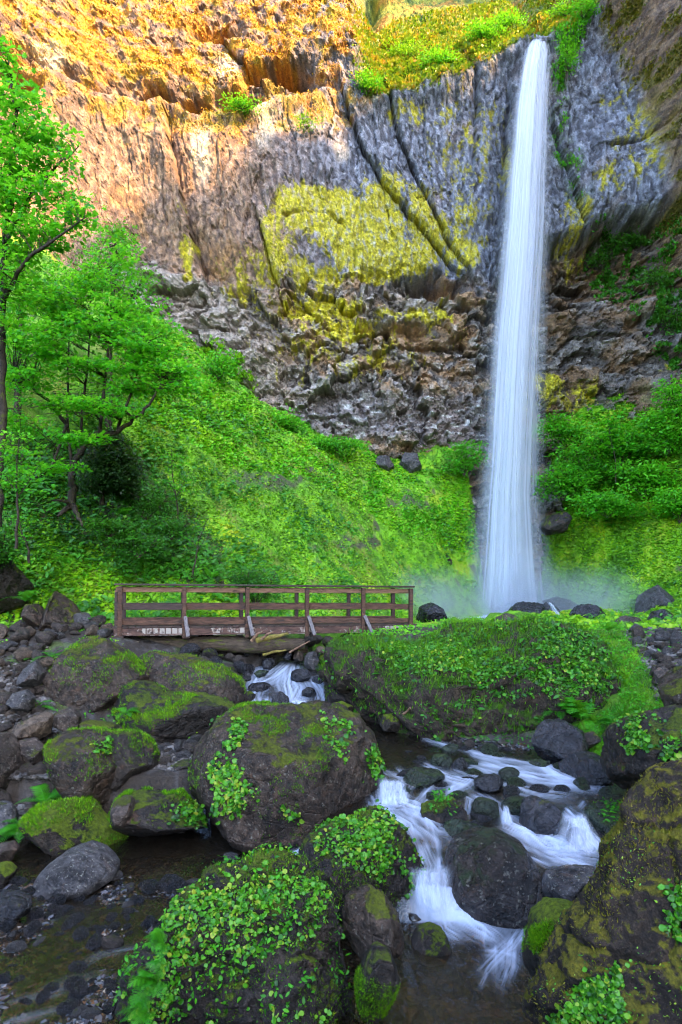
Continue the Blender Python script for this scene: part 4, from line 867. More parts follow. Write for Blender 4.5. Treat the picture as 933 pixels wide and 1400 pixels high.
# water behind the bridge up to the plunge pool
ys = np.linspace(16.2, 43, 60); xs_ = np.linspace(-5, 5, 24); cxl = lin(ys, [(16, -.3), (18, -.1), (27, 4.2), (35, 9.5), (38, 11.5), (43, 12)]); A1 = (cxl[:, None] + xs_[None] * np.interp(ys, [16, 20, 34, 38], [.25, .3, .4, .8])[:, None])
Yg = np.repeat(ys[:, None], 24, 1); me = make_mesh('plunge_pool', P3(A1.ravel(), Yg.ravel(), Wz(A1.ravel(), Yg.ravel()) + .02), grid_faces(60, 24), wm, attrs={'foam': .9 * sst(.55, .9, fbm(P3(A1.ravel() * 2, Yg.ravel(), 0 * Yg.ravel()), 3) + sst(30, 38, Yg.ravel()))})
tag(link('plunge_pool', me), 'white pool at the foot of the fall and the stream leaving it', kind='structure')

# curtains over the small steps: thin draped sheets of falling water
tc = NT('falling_water'); uvv = tc.attr('across').outputs['Fac']; al = tc.attr('along').outputs['Fac']; sd0 = tc.attr('seed').outputs['Fac']
vec = tc.n('ShaderNodeCombineXYZ', {0: tc.math('MULTIPLY', uvv, 4.2), 1: tc.math('MULTIPLY', al, .9), 2: sd0}).outputs[0]
nz_ = tc.math('ADD', tc.math('MULTIPLY', tc.noise(vec, 1.1, 3, .5), .72), tc.math('MULTIPLY', tc.noise(vec, 4.5, 2, .5), .28))
edge = tc.attr('edge').outputs['Fac']
alpha = tc.math('MULTIPLY', edge, tc.mapr(nz_, .33, .68, .08, .95), clamp=True)
wh = tc.n('ShaderNodeMixShader', {0: .45, 1: tc.bsdf((.74, .80, .93), .6, .2), 2: tc.n('ShaderNodeBsdfTranslucent', {'Color': (.74, .81, .95, 1)}).outputs[0]}).outputs[0]
M_FALL = tc.done(tc.n('ShaderNodeMixShader', {0: alpha, 1: tc.n('ShaderNodeBsdfTransparent').outputs[0], 2: wh}).outputs[0])

def sheet(L, R, bulge, nx=40, seed=0., strength=1., soft=.25, top=.03, bot=.1, wav=.3):
    """sheet of water between a left and a right edge line (lists of world points), bulging toward the viewer"""
    L = np.array(L, float); R = np.array(R, float); m = len(L); a = np.linspace(0, 1, nx)
    P = L[:, None] * (1 - a)[None, :, None] + R[:, None] * a[None, :, None]
    hh = np.linspace(0, 1, m)
    sm = max(abs(L[0, 2] - L[-1, 2]), .1)
    A_ = np.repeat(a[None], m, 0).ravel(); Hh = np.repeat(hh[:, None], nx, 1).ravel()
    P = P.reshape(-1, 3); P[:, 1] -= bulge * np.sin(np.pi * A_) + wav * bulge * fbm(P3(A_ * 5 + seed, Hh * 1.2, 0 * A_), 3)
    e = sst(0, soft, A_) * sst(1, 1 - soft, A_) * sst(0, top, Hh + 1e-3) * sst(1, 1 - bot, Hh) * strength
    return P, grid_faces(m, nx), dict(across=A_, along=Hh, seed=np.full(len(A_), seed), edge=e)
def sheets(lst):
    V = []; Fs = []; at = {k: [] for k in ('across', 'along', 'seed', 'edge')}; n = 0
    for P, f, a in lst:
        V.append(P); Fs.append(f + n); n += len(P)
        for k in at: at[k].append(a[k])
    return np.concatenate(V), np.concatenate(Fs), {k: np.concatenate(v) for k, v in at.items()}
lip_z = cliff_at(735, 60)[2]
hv = np.array([58, 64, 75, 100, 150, 200, 260, 320, 380, 450, 520, 600, 680, 760, 820, 856]); 
hv2 = np.interp(np.linspace(0, 1, 60), np.linspace(0, 1, len(hv)), hv)
le = lin(hv2, [(55, 724), (64, 718), (75, 714), (100, 708), (150, 700), (200, 696), (250, 690), (300, 686), (350, 681), (400, 677), (450, 671), (500, 668), (560, 664), (620, 661), (700, 654), (780, 646), (860, 635)])
re_ = lin(hv2, [(55, 750), (64, 752), (75, 754), (100, 753), (150, 751), (200, 750), (250, 748), (300, 747), (350, 745), (400, 742), (500, 737), (600, 733), (680, 731), (760, 738), (860, 750)])
yl = cliff_at(735, 62)[1]
dy = np.interp(hv2, [55, 62, 75, 100, 200, 860], [yl + 1.5, yl + .2, yl - .5, yl - 1.1, yl - 2.0, 38.5 if yl > 39 else yl - 2.5])
def fallsheet(l0, l1, r0, r1, off, bulge, seed, st, soft, va=0, vb=60, **k):
    f = np.linspace(0, 1, 60)
    a = l0 + (l1 - l0) * f; b = r0 + (r1 - r0) * f; Lp = []; Rp = []
    for i in range(va, vb):
        ua, ub = le[i] + (re_[i] - le[i]) * a[i], le[i] + (re_[i] - le[i]) * b[i]; y = dy[i] + off * min(1, i / 8)
        Lp.append(w3(ua, hv2[i], y)); Rp.append(w3(ub, hv2[i], y))
    return sheet(Lp, Rp, bulge, 60, seed, st, soft, **k)
P, f, a = sheets([fallsheet(-.02, -.02, 1.02, .97, .5, .35, 1., .7, .42), fallsheet(.0, -.04, .9, .75, .15, .5, 2.3, .75, .35), fallsheet(.25, .3, 1.0, 1.0, 0., .4, 3.7, .75, .22), fallsheet(.05, .05, .55, .5, -.3, .5, 5.1, .8, .35),
                  fallsheet(-.1, -.22, .7, .7, .8, .5, 6.9, .35, .45, 12), fallsheet(.5, .5, 1.05, 1.28, .7, .5, 8.2, .38, .45, 12), fallsheet(.12, .1, .8, .85, -.6, .5, 9.9, .55, .35)])
o = world_obj('waterfall', P, f, M_FALL, attrs=a); tag(o, 'tall narrow waterfall dropping free in front of the cliff', 'waterfall')
# threads between the rocks at its foot and steps of the stream
for l, Lx, Rx, d0, d1, bl in [('thread of white water beside the rocks at the foot of the waterfall', [(746, 822), (752, 830), (757, 842), (758, 856)], [(751, 822), (758, 828), (768, 840), (778, 856)], 33, 32, .2),
    ('curtain of water on the left of the large smooth rock', [(556, 1184), (560, 1205), (566, 1228), (572, 1252)], [(618, 1180), (622, 1200), (622, 1225), (626, 1250)], 6.25, 5.95, .08),
    ('white chute sliding over the rock beside the black wedge', [(768, 1112), (764, 1125), (752, 1145), (742, 1162)], [(800, 1106), (808, 1122), (824, 1146), (850, 1172)], 7.15, 6.75, .16),
    ('narrow white spout between the two round green rocks', [(688, 1100), (687, 1110), (685, 1124), (682, 1134)], [(695, 1100), (698, 1110), (704, 1124), (712, 1136)], 7.7, 7.4, .05),
    ('small white step at the left edge of the rapids', [(516, 1062), (514, 1078), (512, 1094), (510, 1104)], [(556, 1064), (558, 1078), (562, 1090), (566, 1102)], 8.1, 7.8, .08),
    ('white tongue of water below the upper cascade', [(396, 956), (394, 966), (392, 976), (390, 984)], [(420, 954), (424, 964), (428, 974), (432, 982)], 12.3, 12.0, .1)]:
    a_ = np.linspace(0, 1, 4); tt = np.linspace(0, 1, 24); Lp = []; Rp = []
    for q in tt:
        dd = d0 + (d1 - d0) * q
        Lp.append(w3(np.interp(q, a_, [p[0] for p in Lx]), np.interp(q, a_, [p[1] for p in Lx]), dd)); Rp.append(w3(np.interp(q, a_, [p[0] for p in Rx]), np.interp(q, a_, [p[1] for p in Rx]), dd))
    P1, f1_, a1_ = sheet(Lp, Rp, bl, 40, d0 * 3, .85, .3, .15, .3, .5); P2, f2_, a2_ = sheet(np.array(Lp) + [0, .04, 0], np.array(Rp) + [0, .04, 0], bl * .8, 40, d0 * 5, .7, .3, .15, .3, .5)
    P, f, a = sheets([(P1, f1_, a1_), (P2, f2_, a2_)]); o = world_obj('small_cascade', P, f, M_FALL, attrs=a); tag(o, l, 'cascade', 'small steps of falling water')
# spray drifting round the foot of the fall
t = NT('spray'); g = t.n('ShaderNodeVectorMath', {0: t.obj()}, operation='LENGTH').outputs['Value']
dn = t.math('MULTIPLY', t.math('POWER', t.math('SUBTRACT', 1., g, clamp=True), 1.4), t.math('MULTIPLY', t.mapr(t.noise(t.obj(), 1.7, 3, .5), .3, .7, .5, 1.3), .42))
pvn = t.n('ShaderNodeVolumePrincipled', {'Color': (.85, .90, 1., 1), 'Density': dn, 'Anisotropy': .2})
t.t.links.new(pvn.outputs[0], t.out.inputs['Volume']); spray_m = t.m
for l, c, r, k in [('pale spray hanging round the foot of the fall', w3(705, 835, 37.5), (3.9, 3.0, 4.6), 1), ('thin spray drifting left behind the bridge', w3(585, 835, 33), (4.2, 3.5, 2.8), 1), ('thin spray drifting right over the mossy slope', w3(800, 830, 34.5), (4.4, 3, 2.8), 1)]:
    V, Fc = ico(3); o = link('mist', make_mesh('mist', V, Fc, spray_m), loc=c); o.scale = r; tag(o, l, None, None, 'stuff')
# ------------------------------------------------------------------ footbridge
M_WOOD = plain_mat('weathered_red_wood', (.022, .012, .009), (.14, .068, .042), 5, .75, .5, (1, 6, 6), c3=(.03, .022, .02))
M_WOODD = plain_mat('dark_wet_wood', (.015, .010, .009), (.075, .045, .035), 5, .6, .5, (1, 6, 6))
M_WOODL = plain_mat('orange_worn_wood', (.09, .045, .026), (.28, .155, .095), 6, .7, .4, (1, 8, 8), c3=(.06, .03, .02))
M_WOODG = plain_mat('grey_brace_wood', (.07, .06, .065), (.22, .19, .19), 6, .75, .4, (5, 5, 1))
M_CONC = plain_mat('stained_concrete', (.045, .032, .02), (.12, .09, .06), 4, .85, .6, dist=.03, c3=(.05, .06, .015))
t = NT('beam_with_worn_white_blotches'); o_ = t.obj()
mb = t.n('ShaderNodeMapping', {'Vector': o_, 'Scale': (1, 1, .8)}).outputs[0]
base = t.ramp(t.noise(t.n('ShaderNodeMapping', {'Vector': o_, 'Scale': (1, 6, 6)}).outputs[0], 5, 5, .6), [(.35, (.025, .014, .012)), (.65, (.12, .06, .045))])
br = t.n('ShaderNodeTexBrick', {'Vector': t.n('ShaderNodeCombineXYZ', {0: t.n('ShaderNodeSeparateXYZ', {0: o_}).outputs[0], 1: t.n('ShaderNodeSeparateXYZ', {0: o_}).outputs[2]}).outputs[0], 'Scale': 1.0, 'Mortar Size': .022, 'Mortar Smooth': .8, 'Brick Width': .14, 'Row Height': .30}).outputs['Fac']
blot = t.math('MULTIPLY', t.math('SUBTRACT', 1., br), t.mapr(t.math('ADD', t.math('MULTIPLY', t.noise(mb, 1.3, 3, .5), .65), t.math('MULTIPLY', t.noise(mb, 14, 4, .7), .35)), .49, .55))
M_BEAM = t.done(t.bsdf(t.mix(t.math('MULTIPLY', blot, .8), base, (.36, .32, .28)), .7, .3, t.bump(t.noise(mb, 20, 3), .4, .02)))

B0 = np.array([(160 - CX) / F * 14.0, 14.0]); B1 = np.array([(565 - CX) / F * 15.9, 15.9])
BL = float(np.hypot(*(B1 - B0))); bt = (B1 - B0) / BL
bridge = empty('footbridge', (B0[0], B0[1], 2.18), 'old red brown wooden footbridge with post railings over the creek', 'footbridge')
bridge.rotation_euler = (0, math.radians(.45), math.atan2(bt[1], bt[0]))
def bpart(name, g, mat, parent=bridge, label=None):
    V, Q = g.arrays(); me = make_mesh(name, V, Q, mat, smooth=False); o = link(name, me, parent)
    md = o.modifiers.new('bevel', 'BEVEL'); md.width = .006; md.segments = 1
    if label: o['label'] = label
    return o
def s_at(u):
    k = (u - CX) / F; return (k * B0[1] - B0[0]) / (bt[0] - k * bt[1])
posts = [s_at(u) for u in (164, 252, 338, 419.5, 496, 561)]; ZT = 1.12; WID = 1.25
def one(c, size, j=.002, M=None): g = Geo(); g.box(c, size, M, j); return g
for k, s in enumerate(posts):
    bpart('post', one((s, -.03, .50), (.095, .095, 1.19)), M_WOOD)
    bpart('post', one((s, WID + .03, .50), (.095, .095, 1.19)), M_WOODD)
    if k == 0: bpart('post', one((s - .09, .09, .47), (.07, .09, 1.1)), M_WOODD)
for side, yy_ in ((0, .045), (1, WID - .045)):
    for a, b in zip(posts[:-1], posts[1:]):
        m, L = (a + b) / 2, b - a
        a_ = -.1 if a == posts[0] else 0; b_ = .05 if b == posts[-1] else 0; m += (a_ + b_) / 2; L += b_ - a_
        bpart('rail', one((m, yy_, ZT - .10), (L - .006, .045, .115), .003), M_WOODL if not side else M_WOOD)
        bpart('rail', one((m, yy_, .625), (L - .006, .045, .135), .003), M_WOOD if a != posts[0] else M_WOODD)
        bpart('rail', one((m, yy_, .275), (L - .006, .045, .115), .003), M_WOOD)
    bpart('handrail_cap', one((BL / 2 - .03, yy_ - (.03 if not side else -.03), ZT + .015), (BL + .08, .19, .045), .002), M_WOODD)
for k, s in enumerate(posts[1:5]):
    dx = [.08, .10, .13, .17][k]
    g = Geo(); a0 = np.array([s + .02, -.11, .40]); a1 = np.array([s + dx, -.30, -.03]); d = a1 - a0; L = np.linalg.norm(d); d /= L
    xa = np.cross([0, 1, 0], d); xa /= np.linalg.norm(xa); ya = np.cross(d, xa); g.box((a0 + a1) / 2, (.085, .05, L + .02), np.stack([xa, ya, d], 1), .002); bpart('brace', g, M_WOODG)
    bpart('outrigger', one((s + dx, .35, -.03), (.09, 1.3, .09)), M_WOODD)
g = Geo(); n = 44
for i in range(n): g.box((-.1 + (BL + .2) * (i + .5) / n, WID / 2, .165 + RNG.normal() * .003), ((BL + .2) / n - .008, WID + .06, .045), None, .001)
bpart('deck', g, M_WOODD)
bpart('girder', one((BL / 2, .035, .055), (BL + .14, .12, .17), .003), M_BEAM, label='front beam with worn whitish blotches')
bpart('girder', one((BL / 2, WID - .035, .055), (BL + .14, .12, .17), .003), M_WOODD)
bpart('girder', one((BL / 2, WID / 2, .03), (BL + .1, .16, .2), .003), M_WOODD)
bpart('sill_beam', one((.0, WID / 2, -.09), (.30, 1.5, .12)), M_WOODD); bpart('sill_beam', one((BL - .05, WID / 2, -.09), (.30, 1.5, .12)), M_WOODD)
def block(label, c, size, rz):
    bm = bmesh.new(); bmesh.ops.create_cube(bm, size=1); bmesh.ops.subdivide_edges(bm, edges=bm.edges, cuts=12, use_grid_fill=True)
    V = np.array([v.co[:] for v in bm.verts]) * size; Q = np.array([[v.index for v in f.verts] for f in bm.faces]); bm.free()
    V = V + np.stack([fbm(V * 5 + k * 9, 4) for k in range(3)], 1) * .025; V[:, 2] += size[2] / 2
    o = link('bridge_footing', make_mesh('bridge_footing', V, Q, M_CONC, smooth=False), loc=c); o.rotation_euler = (0, 0, rz); tag(o, label, 'footing', 'concrete footings of the bridge')
rz = bridge.rotation_euler[2]
p = w3(168, 868, 14.25); block('brown concrete block under the left end of the bridge', (p[0], p[1] + .45, 1.55), (.52, 1.6, .48), rz)
p = w3(556, 868, 15.9); block('low dark concrete block under the right end of the bridge', (p[0], p[1] + .5, 1.75), (.5, 1.6, .24), rz)

# fallen log below the bridge, broken limbs at its end
M_LOG = plain_mat('old_log_bark', (.03, .022, .016), (.12, .085, .06), 4, .85, .8, (1, 5, 5), dist=.05, c3=(.09, .11, .012))
def log_thing(name, label, pl, rad, seed, cat='log', mat=None, k=18, n=60, group=None):
    P_ = np.array([w3(*p) for p in pl]); t_ = np.linspace(0, 1, len(P_)); tt = np.linspace(0, 1, n); C_ = np.stack([np.interp(tt, t_, P_[:, i]) for i in range(3)], 1)
    C_ += np.stack([fbm(P3(tt * 3 + seed, 0 * tt + i, 0 * tt), 2) for i in range(3)], 1) * rad[0] * .35
    r = np.interp(tt, np.linspace(0, 1, len(rad)), rad); g = Geo(); g.tube(C_, r, k); V, Q = g.arrays()
    c = np.repeat(C_, k, 0); d = V - c; V = c + d * (1 + .16 * fbm(V * 6 + seed, 4) + .10 * fbm(V * np.array([2, 14, 14]), 3))[:, None]
    caps = [np.arange(k)[None], (np.arange(k) + (n - 1) * k)[None, ::-1]]
    o = world_obj(name, V, [Q] + caps, mat or M_LOG); tag(o, label, cat, group); return o
log_thing('log', 'long fallen log lying under the footbridge across the creek', [(182, 878, 14.6), (260, 880, 14.8), (340, 882, 15), (416, 880, 15.3)], [.15, .16, .19, .20, .13], 3)
log_thing('log', 'dark log half hidden behind the long fallen log', [(300, 892, 15.8), (380, 890, 16), (420, 888, 16.2)], [.10, .11, .09], 4)
M_STICK = plain_mat('peeled_stick', (.10, .05, .03), (.34, .20, .12), 8, .7, .4)
M_MSTICK = plain_mat('mossy_limb', (.10, .07, .02), (.30, .24, .05), 8, .8, .5)
for i, (l, pl, r, m) in enumerate([('mossy yellow limb resting on the right end of the log', [(352, 876, 14.6), (370, 872, 14.5), (394, 866, 14.4)], [.07, .06, .03], M_MSTICK), ('reddish broken stick on the log', [(344, 876, 14.5), (353, 866, 14.4), (360, 864, 14.3)], [.035, .03, .015], M_STICK),
    ('second reddish broken stick beside the mossy limb', [(358, 874, 14.4), (366, 867, 14.3), (374, 864, 14.3)], [.035, .03, .012], M_STICK), ('thin pale stick under the right end of the log', [(396, 892, 15), (410, 884, 14.9), (424, 876, 14.9)], [.025, .02, .01], M_STICK),
    ('pale stick lying on the tip of the undercut rock', [(547, 980, 11.0), (556, 973, 10.9), (561, 968, 10.8)], [.022, .02, .014], M_STICK), ('short broken stick on the rocks below the log', [(360, 895, 15), (376, 891, 14.9), (392, 889, 14.9)], [.035, .03, .02], M_MSTICK)]):
    log_thing('stick', l, pl, r, 20 + i, 'stick', m, 8, 14, 'broken sticks by the creek')
# ------------------------------------------------------------------ plants
L_MAPLE = leaf_mat('maple_leaf', [(.02, .18, .008), (.05, .38, .010), (.10, .52, .014), (.24, .66, .02)], .6)
L_DARK = leaf_mat('dark_leaf', [(.008, .045, .006), (.02, .12, .008), (.05, .24, .012)], .3)
L_SALAL = leaf_mat('shrub_leaf', [(.022, .15, .008), (.06, .36, .010), (.15, .54, .014)], .45)
L_GROUND = leaf_mat('ground_leaf', [(.02, .13, .004), (.06, .33, .005), (.14, .50, .008), (.32, .54, .012)], .35)
L_MOSSG = leaf_mat('slope_moss_leaf', [(.04, .13, .004), (.12, .33, .006), (.24, .48, .008), (.40, .46, .014)], .3)
L_CLOVER = leaf_mat('round_leaf', [(.010, .06, .004), (.025, .13, .006), (.055, .24, .01), (.11, .32, .016), (.30, .36, .03)], .3, .35)
L_FERN = leaf_mat('fern_leaf', [(.012, .11, .005), (.035, .25, .007), (.09, .38, .012)], .4)
L_GRASS = leaf_mat('grass_leaf', [(.03, .11, .004), (.08, .26, .006), (.20, .36, .012)], .35)
L_ORANGE = leaf_mat('dry_orange_growth', [(.14, .14, .01), (.32, .22, .015), (.42, .26, .02)], .3)
L_CONIF = leaf_mat('needle_green', [(.006, .022, .008), (.015, .05, .012), (.03, .085, .015)], .2)
M_BARK = plain_mat('dark_bark', (.012, .009, .007), (.055, .042, .03), 12, .85, .6, c3=(.05, .06, .01))
M_BARKM = plain_mat('mossy_bark', (.03, .028, .01), (.12, .11, .03), 10, .9, .6)
up3 = np.array([0, 0, 1.])

DENS = 1.25
def tree(name, label, base, trunks, blobs, leafm, leaf, cat='tree', group=None, seed=0, shape=SH_MAPLE, bark=M_BARK, spray=22, spr=(.30, .55), flat=.25, twig=.007, tilt=(0, -.45, 1.), droop=0., k=6, lvar=(.0, 1.)):
    """trunks: list of (polyline [(u,v,d)], r0, r1); blobs: (u,v,d, ru, rv, rd(m), sprays)"""
    rng = np.random.default_rng(3000 + seed); base = w3(*base); root = empty(name, base, label, cat, group)
    g = Geo(); sk = []
    for pl, r0, r1 in trunks:
        P_ = np.array([w3(*p) for p in pl]); n = 5 * (len(P_) - 1) + 1; tt = np.linspace(0, 1, n); C_ = np.stack([np.interp(tt, np.linspace(0, 1, len(P_)), P_[:, i]) for i in range(3)], 1)
        kk = np.array([.25, .5, .25]); 
        if n > 6:
            for i in range(3): C_[1:-1, i] = np.convolve(C_[:, i], kk, 'valid')
        C_[1:] += rng.normal(size=(n - 1, 3)) * r0 * .25; r = r0 + (r1 - r0) * tt
        g.tube(C_, r, k); sk.append(np.concatenate([C_, r[:, None]], 1))
    sk = np.concatenate(sk); LP = []; LN = []; LV = []; LU = []
    for (u, v, d, ru, rv_, rd, ns) in blobs:
        c = w3(u, v, d)
        for _ in range(int(ns * DENS)):
            q = rng.normal(size=3); q /= np.linalg.norm(q); q *= rng.random() ** .45
            p = c + q * np.array([ru / F * d, rd, rv_ / F * d])
            dd = np.linalg.norm(sk[:, :3] - p, axis=1) + .25 * np.maximum(0, sk[:, 2] - p[2]) * 2; j = np.argmin(dd); a = sk[j, :3]
            L = np.linalg.norm(p - a)
            if L > 1.3: a = p + (a - p) * 1.1 / L; L = 1.1
            mid = (a + p) / 2 + np.array([0, 0, .12 * L]) + rng.normal(size=3) * .05 * L
            r0 = min(sk[j, 3] * .7, twig * (1 + L)); tt = np.linspace(0, 1, 6)[:, None]; cv = (1 - tt) ** 2 * a + 2 * tt * (1 - tt) * mid + tt ** 2 * p
            g.tube(cv, np.linspace(r0, r0 * .3, 6), 4)
            R = rng.uniform(*spr); m = int(spray * rng.uniform(.7, 1.3)); a_ = rng.uniform(0, 2 * np.pi, m); rr = R * np.sqrt(rng.random(m))
            hz = rng.normal(size=m) * flat * R * .5 - droop * rr
            off = np.stack([np.cos(a_) * rr, np.sin(a_) * rr, hz], 1)
            LP.append(p + off); tl = np.array(tilt) + rng.normal(size=3) * .25; LN.append(np.repeat(tl[None], m, 0)); LV.append(np.full(m, lvar[0] + (lvar[1] - lvar[0]) * np.clip(.5 + .22 * rng.normal() + .12 * q[2], 0, 1)) + rng.normal(size=m) * .16)
            LU.append(off * np.array([1, 1, .3]) + rng.normal(size=(m, 3)) * R * .3)
    V, Q = g.arrays(); o = link('trunk', make_mesh('trunk', V - base, Q, bark), root)
    LP = np.concatenate(LP); LN = np.concatenate(LN); LV = np.concatenate(LV); LU = np.concatenate(LU)
    V, f, a = leaves(LP, LN, leaf * rng.uniform(.7, 1.25, len(LP)), shape, rng, LV, up=LU, jit=.38)
    link('crown', make_mesh('crown', V - base, f, leafm, smooth=False, attrs={'var': a}), root)
    return root

# tall maple at the left edge
tree('maple_tree', 'tall bright green maple leaning in from the left edge', (-4, 720, 14.5),
     [([(-4, 720, 14.5), (0, 620, 14.5), (3, 520, 14.4), (2, 420, 14.2), (8, 330, 14), (18, 240, 14), (22, 150, 14.2), (14, 80, 14.4)], .11, .02), ([(2, 420, 14.2), (30, 360, 13.6), (70, 330, 13.2), (118, 298, 13)], .06, .012), ([(8, 330, 14), (40, 270, 14), (80, 225, 14), (110, 200, 14)], .05, .01), ([(14, 280, 14), (-10, 200, 13.5), (-20, 120, 13.5)], .05, .01)],
     [(5, 90, 14.2, 22, 24, .7, 9), (18, 140, 14, 34, 26, .8, 16), (30, 180, 14, 40, 22, .8, 16), (65, 185, 14, 32, 16, .6, 9), (35, 225, 14, 40, 24, .8, 18), (85, 215, 13.8, 26, 12, .5, 6), (20, 275, 13.8, 42, 28, 1, 24), (75, 265, 13.6, 34, 18, .7, 11), (108, 292, 13.2, 26, 12, .5, 8), (60, 315, 13.5, 48, 18, .8, 15), (15, 330, 13.8, 34, 24, 1, 16), (-20, 200, 13.5, 30, 90, 1, 26), (10, 385, 13.8, 34, 30, 1, 18), (0, 440, 13.8, 22, 30, 1, 8)],
     L_MAPLE, .125, seed=1, spray=24, spr=(.22, .40))
# vine maple leaning over the slope
tree('vine_maple', 'spreading vine maple with layered light green leaves rooted on the dark slope', (98, 690, 18.2),
     [([(98, 692, 18.2), (100, 650, 18.2), (108, 618, 18.2), (128, 598, 18), (160, 590, 17.6), (190, 568, 17.2), (210, 545, 17), (222, 520, 17)], .12, .02), ([(100, 650, 18.2), (92, 580, 18.4), (94, 500, 18.5), (95, 420, 18.5)], .05, .012), ([(108, 618, 18.2), (116, 540, 18.2), (122, 470, 18.2), (124, 400, 18.3)], .045, .012),
      ([(135, 598, 18), (142, 540, 17.8), (148, 480, 17.8), (150, 430, 17.8)], .055, .015), ([(92, 580, 18.4), (60, 540, 18), (20, 520, 17.6)], .06, .02), ([(160, 590, 17.6), (185, 520, 17.4), (200, 470, 17.4)], .045, .012), ([(92, 580, 18.4), (70, 640, 17.6), (50, 655, 17.2), (30, 640, 17)], .05, .012),
      ([(98, 692, 18.2), (86, 700, 17.6), (78, 706, 17.3)], .10, .03), ([(98, 688, 18.2), (106, 705, 17.7), (112, 718, 17.4)], .10, .03), ([(98, 690, 18.2), (88, 685, 17.8), (70, 684, 17.4)], .07, .02)],
     [(200, 480, 17.2, 46, 22, .9, 26), (240, 510, 17, 36, 16, .7, 16), (258, 530, 17, 26, 12, .6, 8), (150, 455, 17.6, 56, 26, 1, 34), (100, 430, 17.8, 56, 26, 1, 34), (180, 420, 17.8, 44, 22, .9, 20), (60, 400, 17.8, 50, 26, 1, 26), (130, 385, 18, 56, 22, 1, 24), (40, 460, 17.4, 46, 28, 1, 28), (110, 500, 17.4, 60, 16, .9, 22), (190, 530, 17.2, 44, 12, .7, 14), (30, 520, 17, 40, 22, .9, 18), (80, 555, 17, 50, 12, .8, 10), (160, 350, 18.2, 36, 22, .9, 12), (225, 455, 17.6, 30, 18, .7, 8), (20, 580, 16.8, 34, 14, .7, 9), (75, 640, 16.8, 40, 12, .6, 10), (140, 560, 16.8, 44, 14, .7, 16), (105, 600, 16.6, 34, 10, .6, 9), (60, 480, 17, 50, 22, .8, 16), (175, 500, 17, 40, 14, .7, 12)],
     L_MAPLE, .125, seed=2, spray=26, spr=(.26, .5), flat=.16)
# darker broad-leaved trees behind
tree('broadleaf_tree', 'darker green tree rising against the cliff behind the vine maple', (150, 600, 25), [([(150, 600, 25), (148, 500, 25), (155, 400, 25), (160, 320, 25)], .16, .03), ([(150, 480, 25), (110, 420, 25), (80, 380, 25)], .08, .02), ([(152, 440, 25), (185, 400, 25), (200, 370, 25)], .06, .02)],
     [(160, 320, 25, 22, 18, 1, 14), (150, 350, 25, 38, 22, 1.2, 26), (180, 385, 25, 30, 22, 1.2, 20), (120, 385, 25, 44, 26, 1.3, 30), (90, 430, 25, 50, 40, 1.3, 40), (195, 430, 25, 26, 26, 1, 16), (160, 450, 25, 50, 36, 1.3, 36), (205, 455, 25, 20, 18, 1, 9)], L_SALAL, .15, seed=3, spray=30, spr=(.35, .65), shape=SH_OVAL, lvar=(0, .62))
tree('broadleaf_tree', 'dense green tree filling the slope at the left edge behind the maple', (20, 680, 22), [([(20, 680, 22), (24, 560, 22), (30, 430, 22), (28, 330, 22)], .17, .03), ([(24, 520, 22), (60, 460, 22), (80, 420, 22)], .07, .02), ([(24, 500, 22), (-10, 430, 22)], .07, .02)],
     [(30, 360, 22, 56, 34, 1.2, 34), (60, 420, 22, 50, 36, 1.3, 34), (-10, 440, 22, 50, 50, 1.3, 34), (40, 500, 22, 60, 36, 1.3, 36), (10, 580, 22, 60, 36, 1.3, 34), (80, 600, 22, 50, 22, 1.2, 18), (120, 545, 23, 50, 34, 1.2, 30), (170, 560, 23, 34, 24, 1, 14), (60, 650, 21, 50, 24, 1, 22)], L_SALAL, .14, seed=4, spray=30, spr=(.35, .6), shape=SH_OVAL, lvar=(0, .5))
# dark drooping evergreen
tree('evergreen_shrub', 'dark drooping evergreen under the leaning branch of the vine maple', (140, 690, 19.2), [([(140, 690, 19.2), (146, 640, 19.2), (152, 600, 19.2), (150, 575, 19.2)], .08, .02)] + [([(146, 670 - i * 11, 19.2), (146 + s * 20, 668 - i * 11, 19), (146 + s * (44 - i * 2), 680 - i * 11, 18.8)], .02, .006) for i in range(8) for s in (-1, 1)],
     [(150, 600, 19.2, 20, 16, .6, 26), (150, 625, 19, 32, 20, .8, 60), (148, 655, 19, 38, 22, .9, 80), (165, 640, 19, 24, 28, .7, 40)], L_CONIF, .085, 'shrub', seed=5, spray=60, spr=(.22, .42), shape=SH_QUAD, droop=.5, flat=.5)
# thin saplings
def sapling(label, base, h, lean, seed, n=26, mat=L_MAPLE, leaf=.085, d=None, spread=18, grp='thin saplings on the left slope', **kw):
    u, v, dd = base; tp = (u + lean, v - h, dd)
    tree('sapling', label, base, [([(u, v, dd), (u + lean * .2 + 2, v - h * .35, dd), (u + lean * .6 - 2, v - h * .7, dd), tp], .035, .008), ([(u + lean * .3, v - h * .45, dd), (u + lean * .3 + spread, v - h * .75, dd)], .014, .005), ([(u + lean * .4, v - h * .5, dd), (u + lean * .4 - spread, v - h * .8, dd)], .014, .005)],
         [(u + lean * .8, v - h * .9, dd, spread, h * .16, .4, n // 2), (u + lean * .5, v - h * .62, dd, spread * 1.2, h * .18, .4, n // 2)], mat, leaf, 'sapling', grp, seed, spray=14, spr=(.12, .28), twig=.005, k=5, **kw)
sapling('slender sapling with pale leaves at the left edge of the slope', (22, 750, 13), 150, 4, 11, 44, leaf=.075, spread=30)
sapling('bare thin sapling in front of the bright slope above the bridge', (243, 735, 20), 120, -8, 12, 16, leaf=.08)
sapling('forked leafless sapling near the left end of the bridge', (262, 790, 19), 80, 22, 13, 8, leaf=.06)
sapling('small sapling at the left edge above the trail', (40, 770, 15), 60, -14, 14, 8, leaf=.06)
